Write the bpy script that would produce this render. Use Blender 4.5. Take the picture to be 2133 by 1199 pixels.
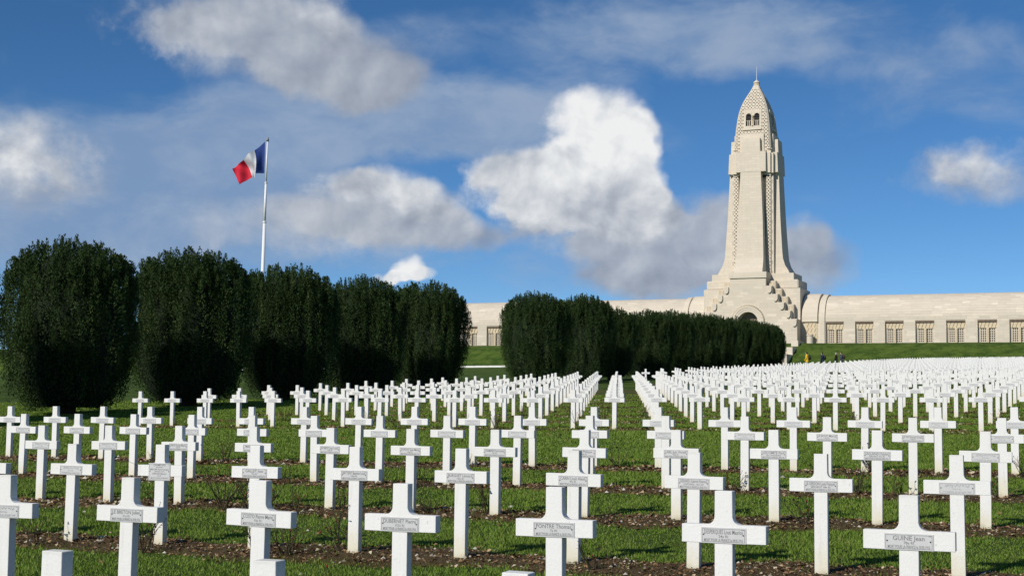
import bpy, bmesh, math, random
import numpy as np
from mathutils import Vector, Matrix

for o in list(bpy.data.objects):
    bpy.data.objects.remove(o)
SC = bpy.context.scene
COL = SC.collection
rng = np.random.default_rng(7)
random.seed(7)

# ------------------------------------------------------------------ camera
W0, H0 = 2133.0, 1199.0
F, PITCH, ROLL = 3005.36, 0.084153, 0.012563
CAMH = 1.6833
cp, sp, cr, sr = math.cos(PITCH), math.sin(PITCH), math.cos(ROLL), math.sin(ROLL)
fwd = Vector((0, cp, sp)); up0 = Vector((0, -sp, cp)); rt0 = Vector((1, 0, 0))
RT = rt0 * cr + up0 * sr
UP = up0 * cr - rt0 * sr
cam_d = bpy.data.cameras.new('camera')
cam_d.sensor_fit = 'HORIZONTAL'; cam_d.sensor_width = 36.0
cam_d.lens = 36.0 * F / W0
cam_d.clip_start = 0.1; cam_d.clip_end = 12000
cam = bpy.data.objects.new('camera', cam_d); COL.objects.link(cam)
M = Matrix((RT, UP, -fwd)).transposed().to_4x4()
M.translation = Vector((0, 0, CAMH))
cam.matrix_world = M
SC.camera = cam
SC.render.resolution_x, SC.render.resolution_y = 1024, 575

def proj(P):
    v = Vector(P) - Vector((0, 0, CAMH)); zc = v.dot(fwd)
    if zc < 0.05: return (-1e6, -1e6, zc)
    return (1066.5 + F * v.dot(RT) / zc, 599.5 - F * v.dot(UP) / zc, zc)
def pixdir(x, y):
    return (fwd + RT * ((x - 1066.5) / F) - UP * ((y - 599.5) / F)).normalized()

# ------------------------------------------------------------------ light
SUN_AZ = math.radians(41.8)      # the way the shadows run, from +Y towards +X
SUN_EL = math.radians(33.0)
SUN_STR, SKY_STR = 4.2, 0.075
sun_d = bpy.data.lights.new('sun', 'SUN'); sun_d.energy = SUN_STR; sun_d.angle = math.radians(0.53)
sun_d.color = (1.0, 0.945, 0.86)
sun = bpy.data.objects.new('sun', sun_d); COL.objects.link(sun)
sun.rotation_euler = Vector((math.sin(SUN_AZ) * math.cos(SUN_EL), math.cos(SUN_AZ) * math.cos(SUN_EL), -math.sin(SUN_EL))).to_track_quat('-Z', 'Y').to_euler()
SC.view_settings.view_transform = 'Standard'; SC.view_settings.look = 'None'
SC.view_settings.gamma = 1.0; SC.view_settings.exposure = 0.0
SC.view_settings.use_curve_mapping = False

# ------------------------------------------------------------------ node helper
class NT:
    def __init__(s, tree): s.t = tree; s.n = tree.nodes; s.l = tree.links
    def link(s, a, b):
        s.l.new(a, b)
    def put(s, sock, v):
        if isinstance(v, E_): s.l.new(v.o, sock)
        elif hasattr(v, 'is_output'): s.l.new(v, sock)
        else: sock.default_value = v
    def math(s, op, *a, clamp=False):
        n = s.n.new('ShaderNodeMath'); n.operation = op; n.use_clamp = clamp
        for i, v in enumerate(a): s.put(n.inputs[i], v)
        return E_(s, n.outputs[0])
    def noise(s, vec, scale, detail=4, rough=.5, dist=0, out=0, lac=2.0):
        n = s.n.new('ShaderNodeTexNoise'); n.inputs['Scale'].default_value = scale
        n.inputs['Detail'].default_value = detail; n.inputs['Roughness'].default_value = rough
        n.inputs['Distortion'].default_value = dist; n.inputs['Lacunarity'].default_value = lac
        if vec is not None: s.put(n.inputs['Vector'], vec)
        return E_(s, n.outputs[out])
    def comb(s, x, y, z):
        n = s.n.new('ShaderNodeCombineXYZ')
        for i, v in enumerate((x, y, z)): s.put(n.inputs[i], v)
        return E_(s, n.outputs[0])
    def sep(s, v):
        n = s.n.new('ShaderNodeSeparateXYZ'); s.put(n.inputs[0], v)
        return [E_(s, n.outputs[i]) for i in range(3)]
    def mix(s, f, a, b, mode='MIX'):
        n = s.n.new('ShaderNodeMix'); n.data_type = 'RGBA'; n.blend_type = mode; n.clamp_factor = True
        s.put(n.inputs[0], f)
        for k, v in ((6, a), (7, b)):
            if isinstance(v, (tuple, list)): v = tuple(v) + ((1,) if len(v) == 3 else ())
            s.put(n.inputs[k], v)
        return E_(s, n.outputs[2])
    def ramp(s, f, stops):
        n = s.n.new('ShaderNodeValToRGB'); e = n.color_ramp.elements
        while len(e) > 1: e.remove(e[0])
        for i, (p, c) in enumerate(stops):
            x = e[0] if i == 0 else e.new(p)
            x.position = p; x.color = tuple(c) + ((1,) if len(c) == 3 else ())
        s.put(n.inputs[0], f); return E_(s, n.outputs[0])
    def step(s, a, b, v):
        n = s.n.new('ShaderNodeMapRange'); n.interpolation_type = 'SMOOTHSTEP'
        s.put(n.inputs[0], v); s.put(n.inputs[1], a); s.put(n.inputs[2], b)
        n.inputs[3].default_value = 0; n.inputs[4].default_value = 1
        return E_(s, n.outputs[0])
class E_:
    def __init__(s, nt, o): s.nt = nt; s.o = o
    def __add__(s, b): return s.nt.math('ADD', s, b)
    __radd__ = __add__
    def __sub__(s, b): return s.nt.math('SUBTRACT', s, b)
    def __rsub__(s, b): return s.nt.math('SUBTRACT', b, s)
    def __mul__(s, b): return s.nt.math('MULTIPLY', s, b)
    __rmul__ = __mul__
    def __truediv__(s, b): return s.nt.math('DIVIDE', s, b)
    def max(s, b): return s.nt.math('MAXIMUM', s, b)
    def min(s, b): return s.nt.math('MINIMUM', s, b)

# ------------------------------------------------------------------ sky with clouds
def make_world():
    w = bpy.data.worlds.new('World'); SC.world = w; w.use_nodes = True
    t = NT(w.node_tree); t.n.clear()
    out = t.n.new('ShaderNodeOutputWorld'); bg = t.n.new('ShaderNodeBackground')
    t.l.new(bg.outputs[0], out.inputs[0]); bg.inputs[1].default_value = SKY_STR
    sky = t.n.new('ShaderNodeTexSky'); sky.sky_type = 'NISHITA'; sky.sun_disc = False
    sky.sun_elevation = SUN_EL; sky.sun_rotation = SUN_AZ + math.pi
    sky.altitude = 200; sky.air_density = 0.6; sky.dust_density = 0.0; sky.ozone_density = 5.0
    hs = t.n.new('ShaderNodeHueSaturation'); hs.inputs['Hue'].default_value = .497; hs.inputs['Saturation'].default_value = 1.14; hs.inputs['Value'].default_value = 1.22
    w.cycles.sampling_method = 'MANUAL'; w.cycles.sample_map_resolution = 256
    t.l.new(sky.outputs[0], hs.inputs['Color'])
    tc = t.n.new('ShaderNodeTexCoord')
    v = E_(t, tc.outputs['Generated'])
    x, y, z = t.sep(v)
    az = t.math('ARCTAN2', x, y); el = t.math('ARCSINE', z)
    p = t.comb(az, el, 0.0)
    f1 = t.noise(p, 20, 13, .63, .12)                       # billows and wisps
    wx = t.noise(p, 13, 4, .55, 0); wy = t.noise(t.comb(az, el, 5.3), 13, 4, .55, 0)
    # the masses are warped a little so that no outline is a plain ellipse
    pw = t.comb(az + (wx - .5) * .055 + (f1 - .5) * .012, el + (wy - .5) * .040 + (f1 - .5) * .010, 0.0)
    def mass(lst, grow, withb):
        G = None; B = None
        for q in lst:
            bx, by, rx, ry, amp = q[:5]
            d = pixdir(bx, by); a0 = math.atan2(d.x, d.y); e0 = math.asin(d.z)
            n1 = t.n.new('ShaderNodeVectorMath'); n1.operation = 'SUBTRACT'; t.put(n1.inputs[0], pw); n1.inputs[1].default_value = (a0, e0, 0)
            n2 = t.n.new('ShaderNodeVectorMath'); n2.operation = 'MULTIPLY'; t.l.new(n1.outputs[0], n2.inputs[0]); n2.inputs[1].default_value = (F / rx / grow, F / ry / grow, 0)
            n3 = t.n.new('ShaderNodeVectorMath'); n3.operation = 'DOT_PRODUCT'; t.l.new(n2.outputs[0], n3.inputs[0]); t.l.new(n2.outputs[0], n3.inputs[1])
            g = t.math('MULTIPLY', t.math('SUBTRACT', 1.0, E_(t, n3.outputs['Value']), clamp=True), amp)
            G = g if G is None else G + g
            if withb:
                b = g * q[5]; B = b if B is None else B + b
        return G, B
    crisp = [ (1258,285,122,95,1.25,.97),(1325,345,70,110,1.1,.94),(1205,380,145,90,1.1,.86),(1085,365,135,66,.85,.72),
      (1015,345,75,30,.45,.74),(1225,440,190,62,.9,.58),(1325,460,90,62,.8,.54),
      (785,388,110,44,.7,.72),(720,378,95,34,.5,.68),(890,425,80,48,.7,.66),
      (838,566,46,26,.95,.98),(806,577,40,14,.75,.80),(874,577,42,14,.75,.84),(695,40,80,80,.45,.60),(345,75,115,62,.28,.66),(470,15,170,50,.22,.56),(300,15,110,40,.25,.66),
      (60,330,150,70,.65,.7),(2010,330,130,60,.6,.65) ]
    soft = [ (1360,520,150,66,.85,.48),(1410,550,200,74,.8,.42),(1475,465,95,64,.8,.56),(1310,595,120,36,.5,.42),(1535,520,90,95,.7,.48),
      (1690,552,88,62,.9,.42),(1655,495,52,46,.7,.5),(885,480,150,48,1.0,.42),(780,430,180,60,.8,.60),(660,480,260,62,.7,.60),(540,90,200,88,.85,.50),(710,130,160,72,.95,.42),
      (450,30,220,70,.65,.56),(790,175,110,52,.75,.40),(1220,480,200,50,.7,.52),(30,360,190,70,.7,.5),(2030,370,150,60,.7,.5) ]
    G1, B1 = mass(crisp, 1.2, True); G2, B2 = mass(soft, 1.35, True)
    m1 = t.step(.0, .74, G1.min(1.25) + (f1 - .5) * 1.65 - .10) * t.step(0, .18, G1)
    m2 = t.step(.05, .95, G2.min(1.2) + (f1 - .5) * 1.3 - .10) * t.step(0, .25, G2) * .93
    low = t.noise(t.comb(az, el, 1.7), 26, 5, .5, .2); low2 = t.noise(t.comb(az - .006, el + .009, 1.7), 26, 5, .5, .2)
    rel = (low - low2) * 1.3 + (f1 - .5) * .22
    b1 = B1 / (G1 + .001) + rel; b2 = B2 / (G2 + .001) + rel * .6
    veils = [(450,470,460,100,1.15),(300,390,400,110,1.0),(820,245,320,75,1.0),(430,300,400,85,.9),(1090,270,300,55,.75),(1380,100,300,60,.75),(1700,95,300,62,.6),(1450,25,400,45,.6),(640,215,240,90,.9),(1240,560,240,65,.6),(1120,190,220,40,.6),(960,90,260,60,.55),(-100,420,400,140,1.0),(2100,160,300,80,.6)]
    V, _ = mass(veils, 1.35, False)
    vn = t.noise(t.comb(az * 0.7, el * 1.3, 0.37), 18, 9, .6, .3)
    veil = t.step(.05, 1.25, V * .95 + (vn - .5) * 1.5 - .02) * .84
    gen = t.step(.54, .74, t.noise(v, 3.2, 9, .58, .2)) * t.step(.42, .60, t.math('ABSOLUTE', az))
    K = 1.0 / SKY_STR
    stops = [(0.0, (.20, .235, .30)), (.30, (.29, .325, .40)), (.50, (.40, .44, .51)), (.72, (.58, .61, .66)), (.90, (.76, .78, .80)), (1.0, (.86, .865, .87))]
    def scl(c):
        n = t.n.new('ShaderNodeVectorMath'); n.operation = 'SCALE'; t.put(n.inputs[0], c); n.inputs['Scale'].default_value = K
        return E_(t, n.outputs[0])
    c = t.mix(veil, E_(t, hs.outputs[0]), scl(t.mix(t.step(.35, .7, vn), (.215, .32, .50), (.335, .42, .56))))
    c = t.mix(gen, c, scl(t.mix(f1, (.35, .38, .45), (.9, .9, .92))))
    c = t.mix(m2, c, scl(t.ramp(b2, stops)))
    c = t.mix(m1, c, scl(t.ramp(b1, stops)))
    t.put(bg.inputs[0], c)
make_world()

# ------------------------------------------------------------------ materials
MATS = {}
def new_mat(name):
    m = bpy.data.materials.new(name); m.use_nodes = True
    t = NT(m.node_tree); b = t.n['Principled BSDF']; MATS[name] = m
    b.inputs['Specular IOR Level'].default_value = .3
    return m, t, b
def objc(t):
    return E_(t, t.n.new('ShaderNodeTexCoord').outputs['Object'])
def geo(t): return t.n.new('ShaderNodeNewGeometry')
def wpos(t): return E_(t, geo(t).outputs['Position'])
def bump(t, b, h, strength=.3, dist=.02):
    n = t.n.new('ShaderNodeBump'); n.inputs['Strength'].default_value = strength; n.inputs['Distance'].default_value = dist
    t.put(n.inputs['Height'], h); t.l.new(n.outputs[0], b.inputs['Normal'])
def simple(name, col, rough=.7, noise=None, metal=0, var=.25):
    m, t, b = new_mat(name); b.inputs['Roughness'].default_value = rough; b.inputs['Metallic'].default_value = metal
    if noise:
        n = t.noise(objc(t), noise, 5, .6)
        t.put(b.inputs['Base Color'], t.mix(n, tuple(c * (1 - var) for c in col), tuple(min(1, c * (1 + var)) for c in col)))
    else: b.inputs['Base Color'].default_value = tuple(col) + (1,)
    return m

def mk_cross_mat():
    m, t, b = new_mat('white_cast_stone')
    o = objc(t); x, y, z = t.sep(o)
    oi = t.n.new('ShaderNodeObjectInfo'); rnd = E_(t, oi.outputs['Random'])
    n1 = t.noise(o, 9, 6, .65); n2 = t.noise(o, 60, 4, .6)
    seed = t.comb(rnd * 37.0, rnd * 11.0, z * 0.3)
    n3 = t.noise(t.comb(x * 3.0 + rnd * 30.0, y * 3.0, z * 1.2), 4, 5, .65)
    c = t.mix(n1, (.72, .71, .68), (.79, .785, .765))
    # yellow-green splash stain creeping up from the soil
    st = t.step(.30, .0, z + (n3 - .5) * .35)
    c = t.mix(st * .75, c, (.66, .61, .42))
    st2 = t.step(.07, .0, z + (n3 - .5) * .10)
    c = t.mix(st2 * .6, c, (.36, .31, .19))
    # faint grey weathering streaks and lichen specks
    c = t.mix(t.step(.58, .80, n3) * .30, c, (.60, .60, .56))
    c = t.mix(t.step(.70, .76, t.noise(t.comb(x + rnd * 9.0, y, z), 38, 2, .5)) * .45, c, (.45, .46, .40))
    # rain streaks run down from the arms and the head
    stn = t.noise(t.comb(x * 22.0 + rnd * 50.0, y * 22.0, z * 1.6), 1.0, 4, .6)
    c = t.mix(t.step(.54, .74, stn) * .28, c, (.52, .52, .47))
    topd = t.step(.90, .925, z + (n1 - .5) * .03) * t.step(.2, .8, rnd)
    c = t.mix(topd * .35, c, (.50, .50, .44))
    c = t.mix(rnd * .16, c, (.62, .61, .55))
    t.put(b.inputs['Base Color'], c); b.inputs['Roughness'].default_value = .86; b.inputs['Specular IOR Level'].default_value = .15
    bump(t, b, n2 * 1.4 + n1, .35, .004)
mk_cross_mat()

def mk_stone(name, base, bw=1.35, bh=.45, block=False, dark=.93):
    m, t, b = new_mat(name)
    o = objc(t); x, y, z = t.sep(o)
    n1 = t.noise(o, .35, 5, .6); n2 = t.noise(t.comb(x * 1.2, y * 1.2, z * .25), 1.1, 6, .65); n3 = t.noise(o, 14, 4, .6)
    lo = tuple(c * .90 for c in base); hi = tuple(min(1, c * 1.07) for c in base)
    if block:
        g = geo(t); oi = t.n.new('ShaderNodeObjectInfo')
        r = t.math('FRACT', E_(t, g.outputs['Random Per Island']) * 7.31 + E_(t, oi.outputs['Random']) * 3.17)
        c = t.ramp(r, [(0, tuple(c * .93 for c in base)), (.5, base), (.84, tuple(c * 1.03 for c in base)), (.91, tuple(min(1, c * 1.10) for c in base)), (1, tuple(min(1, c * 1.15) for c in base))])
    else:
        br = t.n.new('ShaderNodeTexBrick'); t.put(br.inputs['Vector'], t.comb(x + y * 1.0, z, 0.0))
        br.inputs['Scale'].default_value = 1.0; br.inputs['Brick Width'].default_value = bw; br.inputs['Row Height'].default_value = bh
        br.inputs['Mortar Size'].default_value = .012; br.inputs['Mortar Smooth'].default_value = .2; br.inputs['Bias'].default_value = -.35
        br.inputs['Color1'].default_value = base + (1,); br.inputs['Color2'].default_value = tuple(min(1, c * 1.12) for c in base) + (1,)
        br.inputs['Mortar'].default_value = tuple(c * .72 for c in base) + (1,)
        c = E_(t, br.outputs['Color'])
    c = t.mix(.55, c, t.mix(n1, lo, hi), 'MULTIPLY') if False else t.mix(t.step(.5, .8, n2) * .35, c, tuple(k * .80 for k in base))
    c = t.mix(t.step(.45, .75, n1) * .25, c, hi)
    n5 = t.noise(t.comb(x * 2.2, y * 2.2, z * .16), 1.0, 6, .7)
    c = t.mix(t.step(.56, .78, n5) * .24, c, tuple(k * q for k, q in zip(base, (.66, .65, .63))))
    t.put(b.inputs['Base Color'], c); b.inputs['Roughness'].default_value = .85
    bump(t, b, n3 + n2, .25, .02)
LIME = (.60, .53, .428)
mk_stone('limestone', LIME); mk_stone('limestone_block', LIME, block=True)
mk_stone('limestone_smooth', (.605, .535, .432), 2.4, .9)
simple('carved_stone', (.60, .50, .35), .85, 5)
simple('recess_shade', (.20, .17, .13), .9); simple('void_dark', (.035, .03, .026), .9)  # flat dark colours stand in for shade in notches, doorway and holes
simple('louvre_grey', (.07, .07, .068), .7)
simple('reddish_dentil', (.30, .22, .16), .85, 8)

def mk_grass_ground():
    m, t, b = new_mat('lawn')
    p = wpos(t)
    n1 = t.noise(p, .45, 8, .74); n2 = t.noise(p, 2.2, 7, .7); n3 = t.noise(p, 40, 5, .7); n4 = t.noise(p, 220, 3, .6)
    c = t.mix(t.step(.38, .62, n1), (.034, .070, .010), (.092, .140, .024))
    c = t.mix(t.step(.52, .75, n2) * .7, c, (.115, .130, .030))
    c = t.mix(t.step(.48, .28, n2) * .6, c, (.026, .058, .010))
    c = t.mix(t.step(.55, .8, n3) * .5, c, (.030, .062, .010))
    c = t.mix(t.step(.6, .75, n4) * .35, c, (.11, .13, .04))
    t.put(b.inputs['Base Color'], c); b.inputs['Roughness'].default_value = .9; b.inputs['Specular IOR Level'].default_value = .1
    bump(t, b, n3 * .6 + n4 * .6 + n2 * .3, .9, .05)
mk_grass_ground()
def mk_soil(name, mossy):
    m, t, b = new_mat(name)
    p = wpos(t)
    n1 = t.noise(p, .8, 5, .6); n2 = t.noise(p, 9.0, 6, .7); n3 = t.noise(p, 55, 5, .7)
    uv = E_(t, t.n.new('ShaderNodeUVMap').outputs[0]); ux, uy, uz = t.sep(uv)
    edge = t.math('ABSOLUTE', ux - .5) * 2.0
    c = t.mix(n2, (.065, .045, .020), (.220, .155, .078))
    c = t.mix(t.step(.50, .72, n3) * .65, c, (.28, .205, .115))
    c = t.mix(t.step(.64, .72, n3) * .35, c, (.40, .34, .26))
    moss = t.step(.55, 1.0, edge + mossy + (n1 - .5) * 1.3 + (n2 - .5) * 1.1 + .06)
    c = t.mix(moss * .85, c, t.mix(n3, (.085, .085, .020), (.150, .115, .040)))
    t.put(b.inputs['Base Color'], c); b.inputs['Roughness'].default_value = .95; b.inputs['Specular IOR Level'].default_value = .1
    bump(t, b, n2 + n3, 1.0, .06)
mk_soil('bed_soil', 0.0); mk_soil('bed_soil_mossy', .33)
def mk_leafy(name, stops, trans=.25, rough=.6, spec=.25, attr=None):
    m, t, b = new_mat(name)
    r = E_(t, geo(t).outputs['Random Per Island'])
    oi = E_(t, t.n.new('ShaderNodeObjectInfo').outputs['Random'])
    c = t.ramp(r, stops)
    if attr:      # every spray has a tone of its own
        at = t.n.new('ShaderNodeAttribute'); at.attribute_name = attr
        c = t.ramp(r * .45 + E_(t, at.outputs['Fac']) * .55, stops)
    c = t.mix(oi * .35, c, tuple(k * .75 for k in stops[len(stops) // 2][1]))
    t.put(b.inputs['Base Color'], c); b.inputs['Roughness'].default_value = rough; b.inputs['Specular IOR Level'].default_value = spec
    if trans:
        tr = t.n.new('ShaderNodeBsdfTranslucent'); t.put(tr.inputs[0], c)
        mx = t.n.new('ShaderNodeMixShader'); mx.inputs[0].default_value = trans
        t.l.new(b.outputs[0], mx.inputs[1]); t.l.new(tr.outputs[0], mx.inputs[2])
        t.l.new(mx.outputs[0], t.n['Material Output'].inputs[0])
mk_leafy('grass_blade', [(0, (.095, .175, .016)), (.5, (.165, .275, .028)), (.85, (.215, .315, .048)), (1, (.34, .31, .10))], .3)
mk_leafy('yew_leaf', [(0, (.014, .030, .011)), (.5, (.034, .064, .018)), (.85, (.066, .108, .028)), (1, (.115, .112, .038))], .12, .6, .15, 'tone')
mk_leafy('litter', [(0, (.06, .034, .018)), (.45, (.17, .095, .048)), (.75, (.32, .20, .105)), (.92, (.48, .37, .23)), (1, (.60, .53, .40))], 0, .85, .1)
mk_leafy('pebble', [(0, (.20, .17, .12)), (.6, (.42, .38, .30)), (1, (.66, .62, .54))], 0, .9, .1)
mk_leafy('rose_leaf', [(0, (.035, .055, .015)), (.6, (.075, .085, .02)), (1, (.14, .075, .03))], .2)
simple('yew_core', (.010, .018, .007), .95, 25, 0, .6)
simple('bark', (.055, .036, .024), .9, 14)
simple('rose_stem', (.050, .040, .022), .8, 12)
simple('rose_hip', (.16, .035, .02), .5)
simple('plaque_metal', (.56, .56, .55), .45, 30, .05, .06)
simple('plaque_ink', (.17, .17, .17), .7)
simple('screw_black', (.02, .02, .02), .5)
simple('pole_white', (.74, .75, .76), .35, 2, 0, .05)
simple('pole_grey', (.25, .26, .28), .45)
def mk_cloth(name, col, rough=.75):
    m, t, b = new_mat(name)
    n = t.noise(objc(t), 3.5, 4, .6); n2 = t.noise(objc(t), 300, 2, .5)
    c = t.mix(n, tuple(k * .85 for k in col), tuple(min(1, k * 1.1) for k in col))
    t.put(b.inputs['Base Color'], c); b.inputs['Roughness'].default_value = rough
    bump(t, b, n2, .15, .002)
    tr = t.n.new('ShaderNodeBsdfTranslucent'); t.put(tr.inputs[0], c)
    mx = t.n.new('ShaderNodeMixShader'); mx.inputs[0].default_value = .22
    t.l.new(b.outputs[0], mx.inputs[1]); t.l.new(tr.outputs[0], mx.inputs[2]); t.l.new(mx.outputs[0], t.n['Material Output'].inputs[0])
mk_cloth('flag_blue', (.026, .060, .24)); mk_cloth('flag_white', (.72, .73, .76)); mk_cloth('flag_red', (.64, .020, .045))
simple('kerb_white', (.70, .69, .66), .85, 3, 0, .12)
simple('skin', (.50, .33, .25), .6); simple('hair_dark', (.03, .022, .018), .7); simple('hair_grey', (.35, .33, .30), .7)
simple('jacket_yellow', (.72, .44, .015), .75, 12, 0, .15); simple('jacket_navy', (.018, .026, .055), .8, 12)
simple('coat_black', (.012, .012, .014), .85, 12); simple('jacket_grey', (.06, .065, .085), .8, 12); simple('trousers_blue', (.03, .045, .085), .85, 12)
simple('bag_dark', (.022, .024, .028), .8, 12); simple('bag_brown', (.09, .045, .028), .8, 12); simple('shoe', (.02, .018, .016), .7)

# ------------------------------------------------------------------ mesh helpers
class MB:
    def __init__(s): s.v = []; s.f = []
    def quad(s, a, b, c, d):
        n = len(s.v); s.v += [tuple(a), tuple(b), tuple(c), tuple(d)]; s.f.append((n, n+1, n+2, n+3)); return s
    def poly(s, pts):
        n = len(s.v); s.v += [tuple(p) for p in pts]; s.f.append(tuple(range(n, n+len(pts)))); return s
    def hexa(s, p):   # 8 points: bottom ring 0-3 (ccw from above), top ring 4-7
        n = len(s.v); s.v += [tuple(q) for q in p]
        for f in ((0,3,2,1),(4,5,6,7),(0,1,5,4),(1,2,6,5),(2,3,7,6),(3,0,4,7)): s.f.append(tuple(n+i for i in f))
        return s
    def box(s, x0, x1, y0, y1, z0, z1):
        return s.hexa([(x0,y0,z0),(x1,y0,z0),(x1,y1,z0),(x0,y1,z0),(x0,y0,z1),(x1,y0,z1),(x1,y1,z1),(x0,y1,z1)])
    def prism(s, pts, y0, y1):   # polygon in xz (ccw seen from -y), extruded y0..y1
        n = len(s.v); k = len(pts)
        s.v += [(x, y0, z) for x, z in pts] + [(x, y1, z) for x, z in pts]
        s.f.append(tuple(range(n, n+k))); s.f.append(tuple(range(n+2*k-1, n+k-1, -1)))
        for i in range(k):
            j = (i+1) % k; s.f.append((n+i, n+k+i, n+k+j, n+j))
        return s
    def lathe(s, prof, cx=0, cy=0, seg=16, a0=0, a1=2*math.pi):
        n = len(s.v); full = abs(a1-a0-2*math.pi) < 1e-6; m = seg if full else seg+1
        for r, z in prof:
            for i in range(m):
                a = a0+(a1-a0)*i/seg; s.v.append((cx+r*math.cos(a), cy+r*math.sin(a), z))
        for j in range(len(prof)-1):
            for i in range(seg):
                i2 = (i+1) % m; s.f.append((n+j*m+i, n+j*m+i2, n+(j+1)*m+i2, n+(j+1)*m+i))
        return s
    def tube(s, pts, rad, seg=5):
        n0 = len(s.v); P = [Vector(p) for p in pts]
        for i, p in enumerate(P):
            d = (P[min(i+1, len(P)-1)] - P[max(i-1, 0)]).normalized()
            a = d.orthogonal().normalized(); b = d.cross(a); r = rad[i] if hasattr(rad, '__len__') else rad
            for k in range(seg):
                t = 2*math.pi*k/seg; s.v.append(tuple(p + a*(r*math.cos(t)) + b*(r*math.sin(t))))
        for i in range(len(P)-1):
            for k in range(seg):
                k2 = (k+1) % seg; s.f.append((n0+i*seg+k, n0+i*seg+k2, n0+(i+1)*seg+k2, n0+(i+1)*seg+k))
        s.f.append(tuple(n0+(len(P)-1)*seg+k for k in range(seg)))
        return s
    def mesh(s, name, mat, smooth=False, bevel=0, bev_seg=1):
        me = bpy.data.meshes.new(name); me.from_pydata(s.v, [], s.f)
        if bevel:
            bm = bmesh.new(); bm.from_mesh(me); bmesh.ops.remove_doubles(bm, verts=bm.verts, dist=1e-5)
            es = [e for e in bm.edges if len(e.link_faces) == 2 and e.calc_face_angle(0) > .5]
            bmesh.ops.bevel(bm, geom=es, offset=bevel, segments=bev_seg, affect='EDGES', clamp_overlap=True)
            bm.to_mesh(me); bm.free()
        for m in (mat if isinstance(mat, (list, tuple)) else [mat]): me.materials.append(MATS[m])
        if smooth: me.polygons.foreach_set('use_smooth', [True]*len(me.polygons))
        me.update(); return me
    def build(s, name, mat, parent=None, smooth=False, bevel=0, bev_seg=1):
        return link(name, s.mesh(name, mat, smooth, bevel, bev_seg), parent)
def link(name, me, parent=None):
    o = bpy.data.objects.new(name, me); COL.objects.link(o); o.parent = parent; return o
def tag(o, label=None, cat=None, group=None, kind=None):
    if label: o['label'] = label
    if cat: o['category'] = cat
    if group: o['group'] = group
    if kind: o['kind'] = kind
    return o
def empty(name, loc=(0,0,0), rz=0):
    o = bpy.data.objects.new(name, None); COL.objects.link(o); o.location = loc; o.rotation_euler = (0,0,rz); o.empty_display_size = .2; return o
def np_mesh(name, V, Fc, mat, k):
    me = bpy.data.meshes.new(name); V = np.asarray(V, np.float32).reshape(-1, 3); Fc = np.asarray(Fc, np.int32).reshape(-1, k)
    me.vertices.add(len(V)); me.vertices.foreach_set('co', V.ravel())
    me.loops.add(Fc.size); me.loops.foreach_set('vertex_index', Fc.ravel())
    me.polygons.add(len(Fc)); me.polygons.foreach_set('loop_start', np.arange(0, Fc.size, k, dtype=np.int32))
    me.update(calc_edges=True); me.materials.append(MATS[mat]); return me

# ------------------------------------------------------------------ layout frame: columns run along RV, rows recede along DV
TH = 0.377258
RV = np.array([math.cos(TH), -math.sin(TH)]); DV = np.array([math.sin(TH), math.cos(TH)])
P0 = np.array([-0.91235, 5.51467]); STEP = 3.20103
GX, GY = 0.0251838, 0.0359156
def grid(c, k): return P0 + c*RV + k*STEP*DV
# tower frame
TT = np.array([42.603, 250.0]); TZ = 11.45 + CAMH; TYAW = 0.415
TR = np.array([math.cos(TYAW), -math.sin(TYAW)]); TD = np.array([math.sin(TYAW), math.cos(TYAW)])
BANK0, BANK1 = -20.5, -10.5
def sst(a, b, x):
    t = np.clip((x-a)/(b-a), 0, 1); return t*t*(3-2*t)
def gz(X, Y):
    X = np.asarray(X, float); Y = np.asarray(Y, float)
    q = (X-P0[0])*DV[0] + (Y-P0[1])*DV[1]
    s = (X-TT[0])*TD[0] + (Y-TT[1])*TD[1]
    z = GX*X + GY*Y + .034*sst(24, 46, q)
    z = z + .005*np.sin(X*.9+Y*.33) + .004*np.sin(Y*1.1-X*.41)
    t = np.clip((s-BANK0)/(BANK1-BANK0), 0, 1); t = t*.75 + .25*t*t*(3-2*t)
    far = TZ - np.clip(s-30, 0, 1e9)*.02
    return z*(1-t) + far*t

# ------------------------------------------------------------------ ground
def make_ground():
    t = np.concatenate([-np.geomspace(90, 2500, 14)[::-1], np.arange(-85, 86, 2.5), np.geomspace(90, 2500, 14)])
    q = np.concatenate([[-40, -20], np.arange(-8, 60, 1.0), np.arange(60, 300, 2.5), np.geomspace(305, 4500, 18)])
    # t measured from a line through the camera view centre
    A, Q = np.meshgrid(t, q)
    X = P0[0] + A*RV[0] + Q*DV[0] - .30*np.clip(Q, 0, 260)*RV[0]; Y = P0[1] + A*RV[1] + Q*DV[1] - .30*np.clip(Q, 0, 260)*RV[1]
    Z = gz(X, Y)
    V = np.stack([X, Y, Z], -1).reshape(-1, 3); n, m = len(q), len(t)
    i = np.arange((n-1)*(m-1)); r, c = i//(m-1), i % (m-1)
    Fc = np.stack([r*m+c, r*m+c+1, (r+1)*m+c+1, (r+1)*m+c], -1)
    me = np_mesh('ground', V, Fc, 'lawn', 4); me.polygons.foreach_set('use_smooth', [True]*len(me.polygons))
    tag(link('ground', me), kind='structure')
make_ground()

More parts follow.
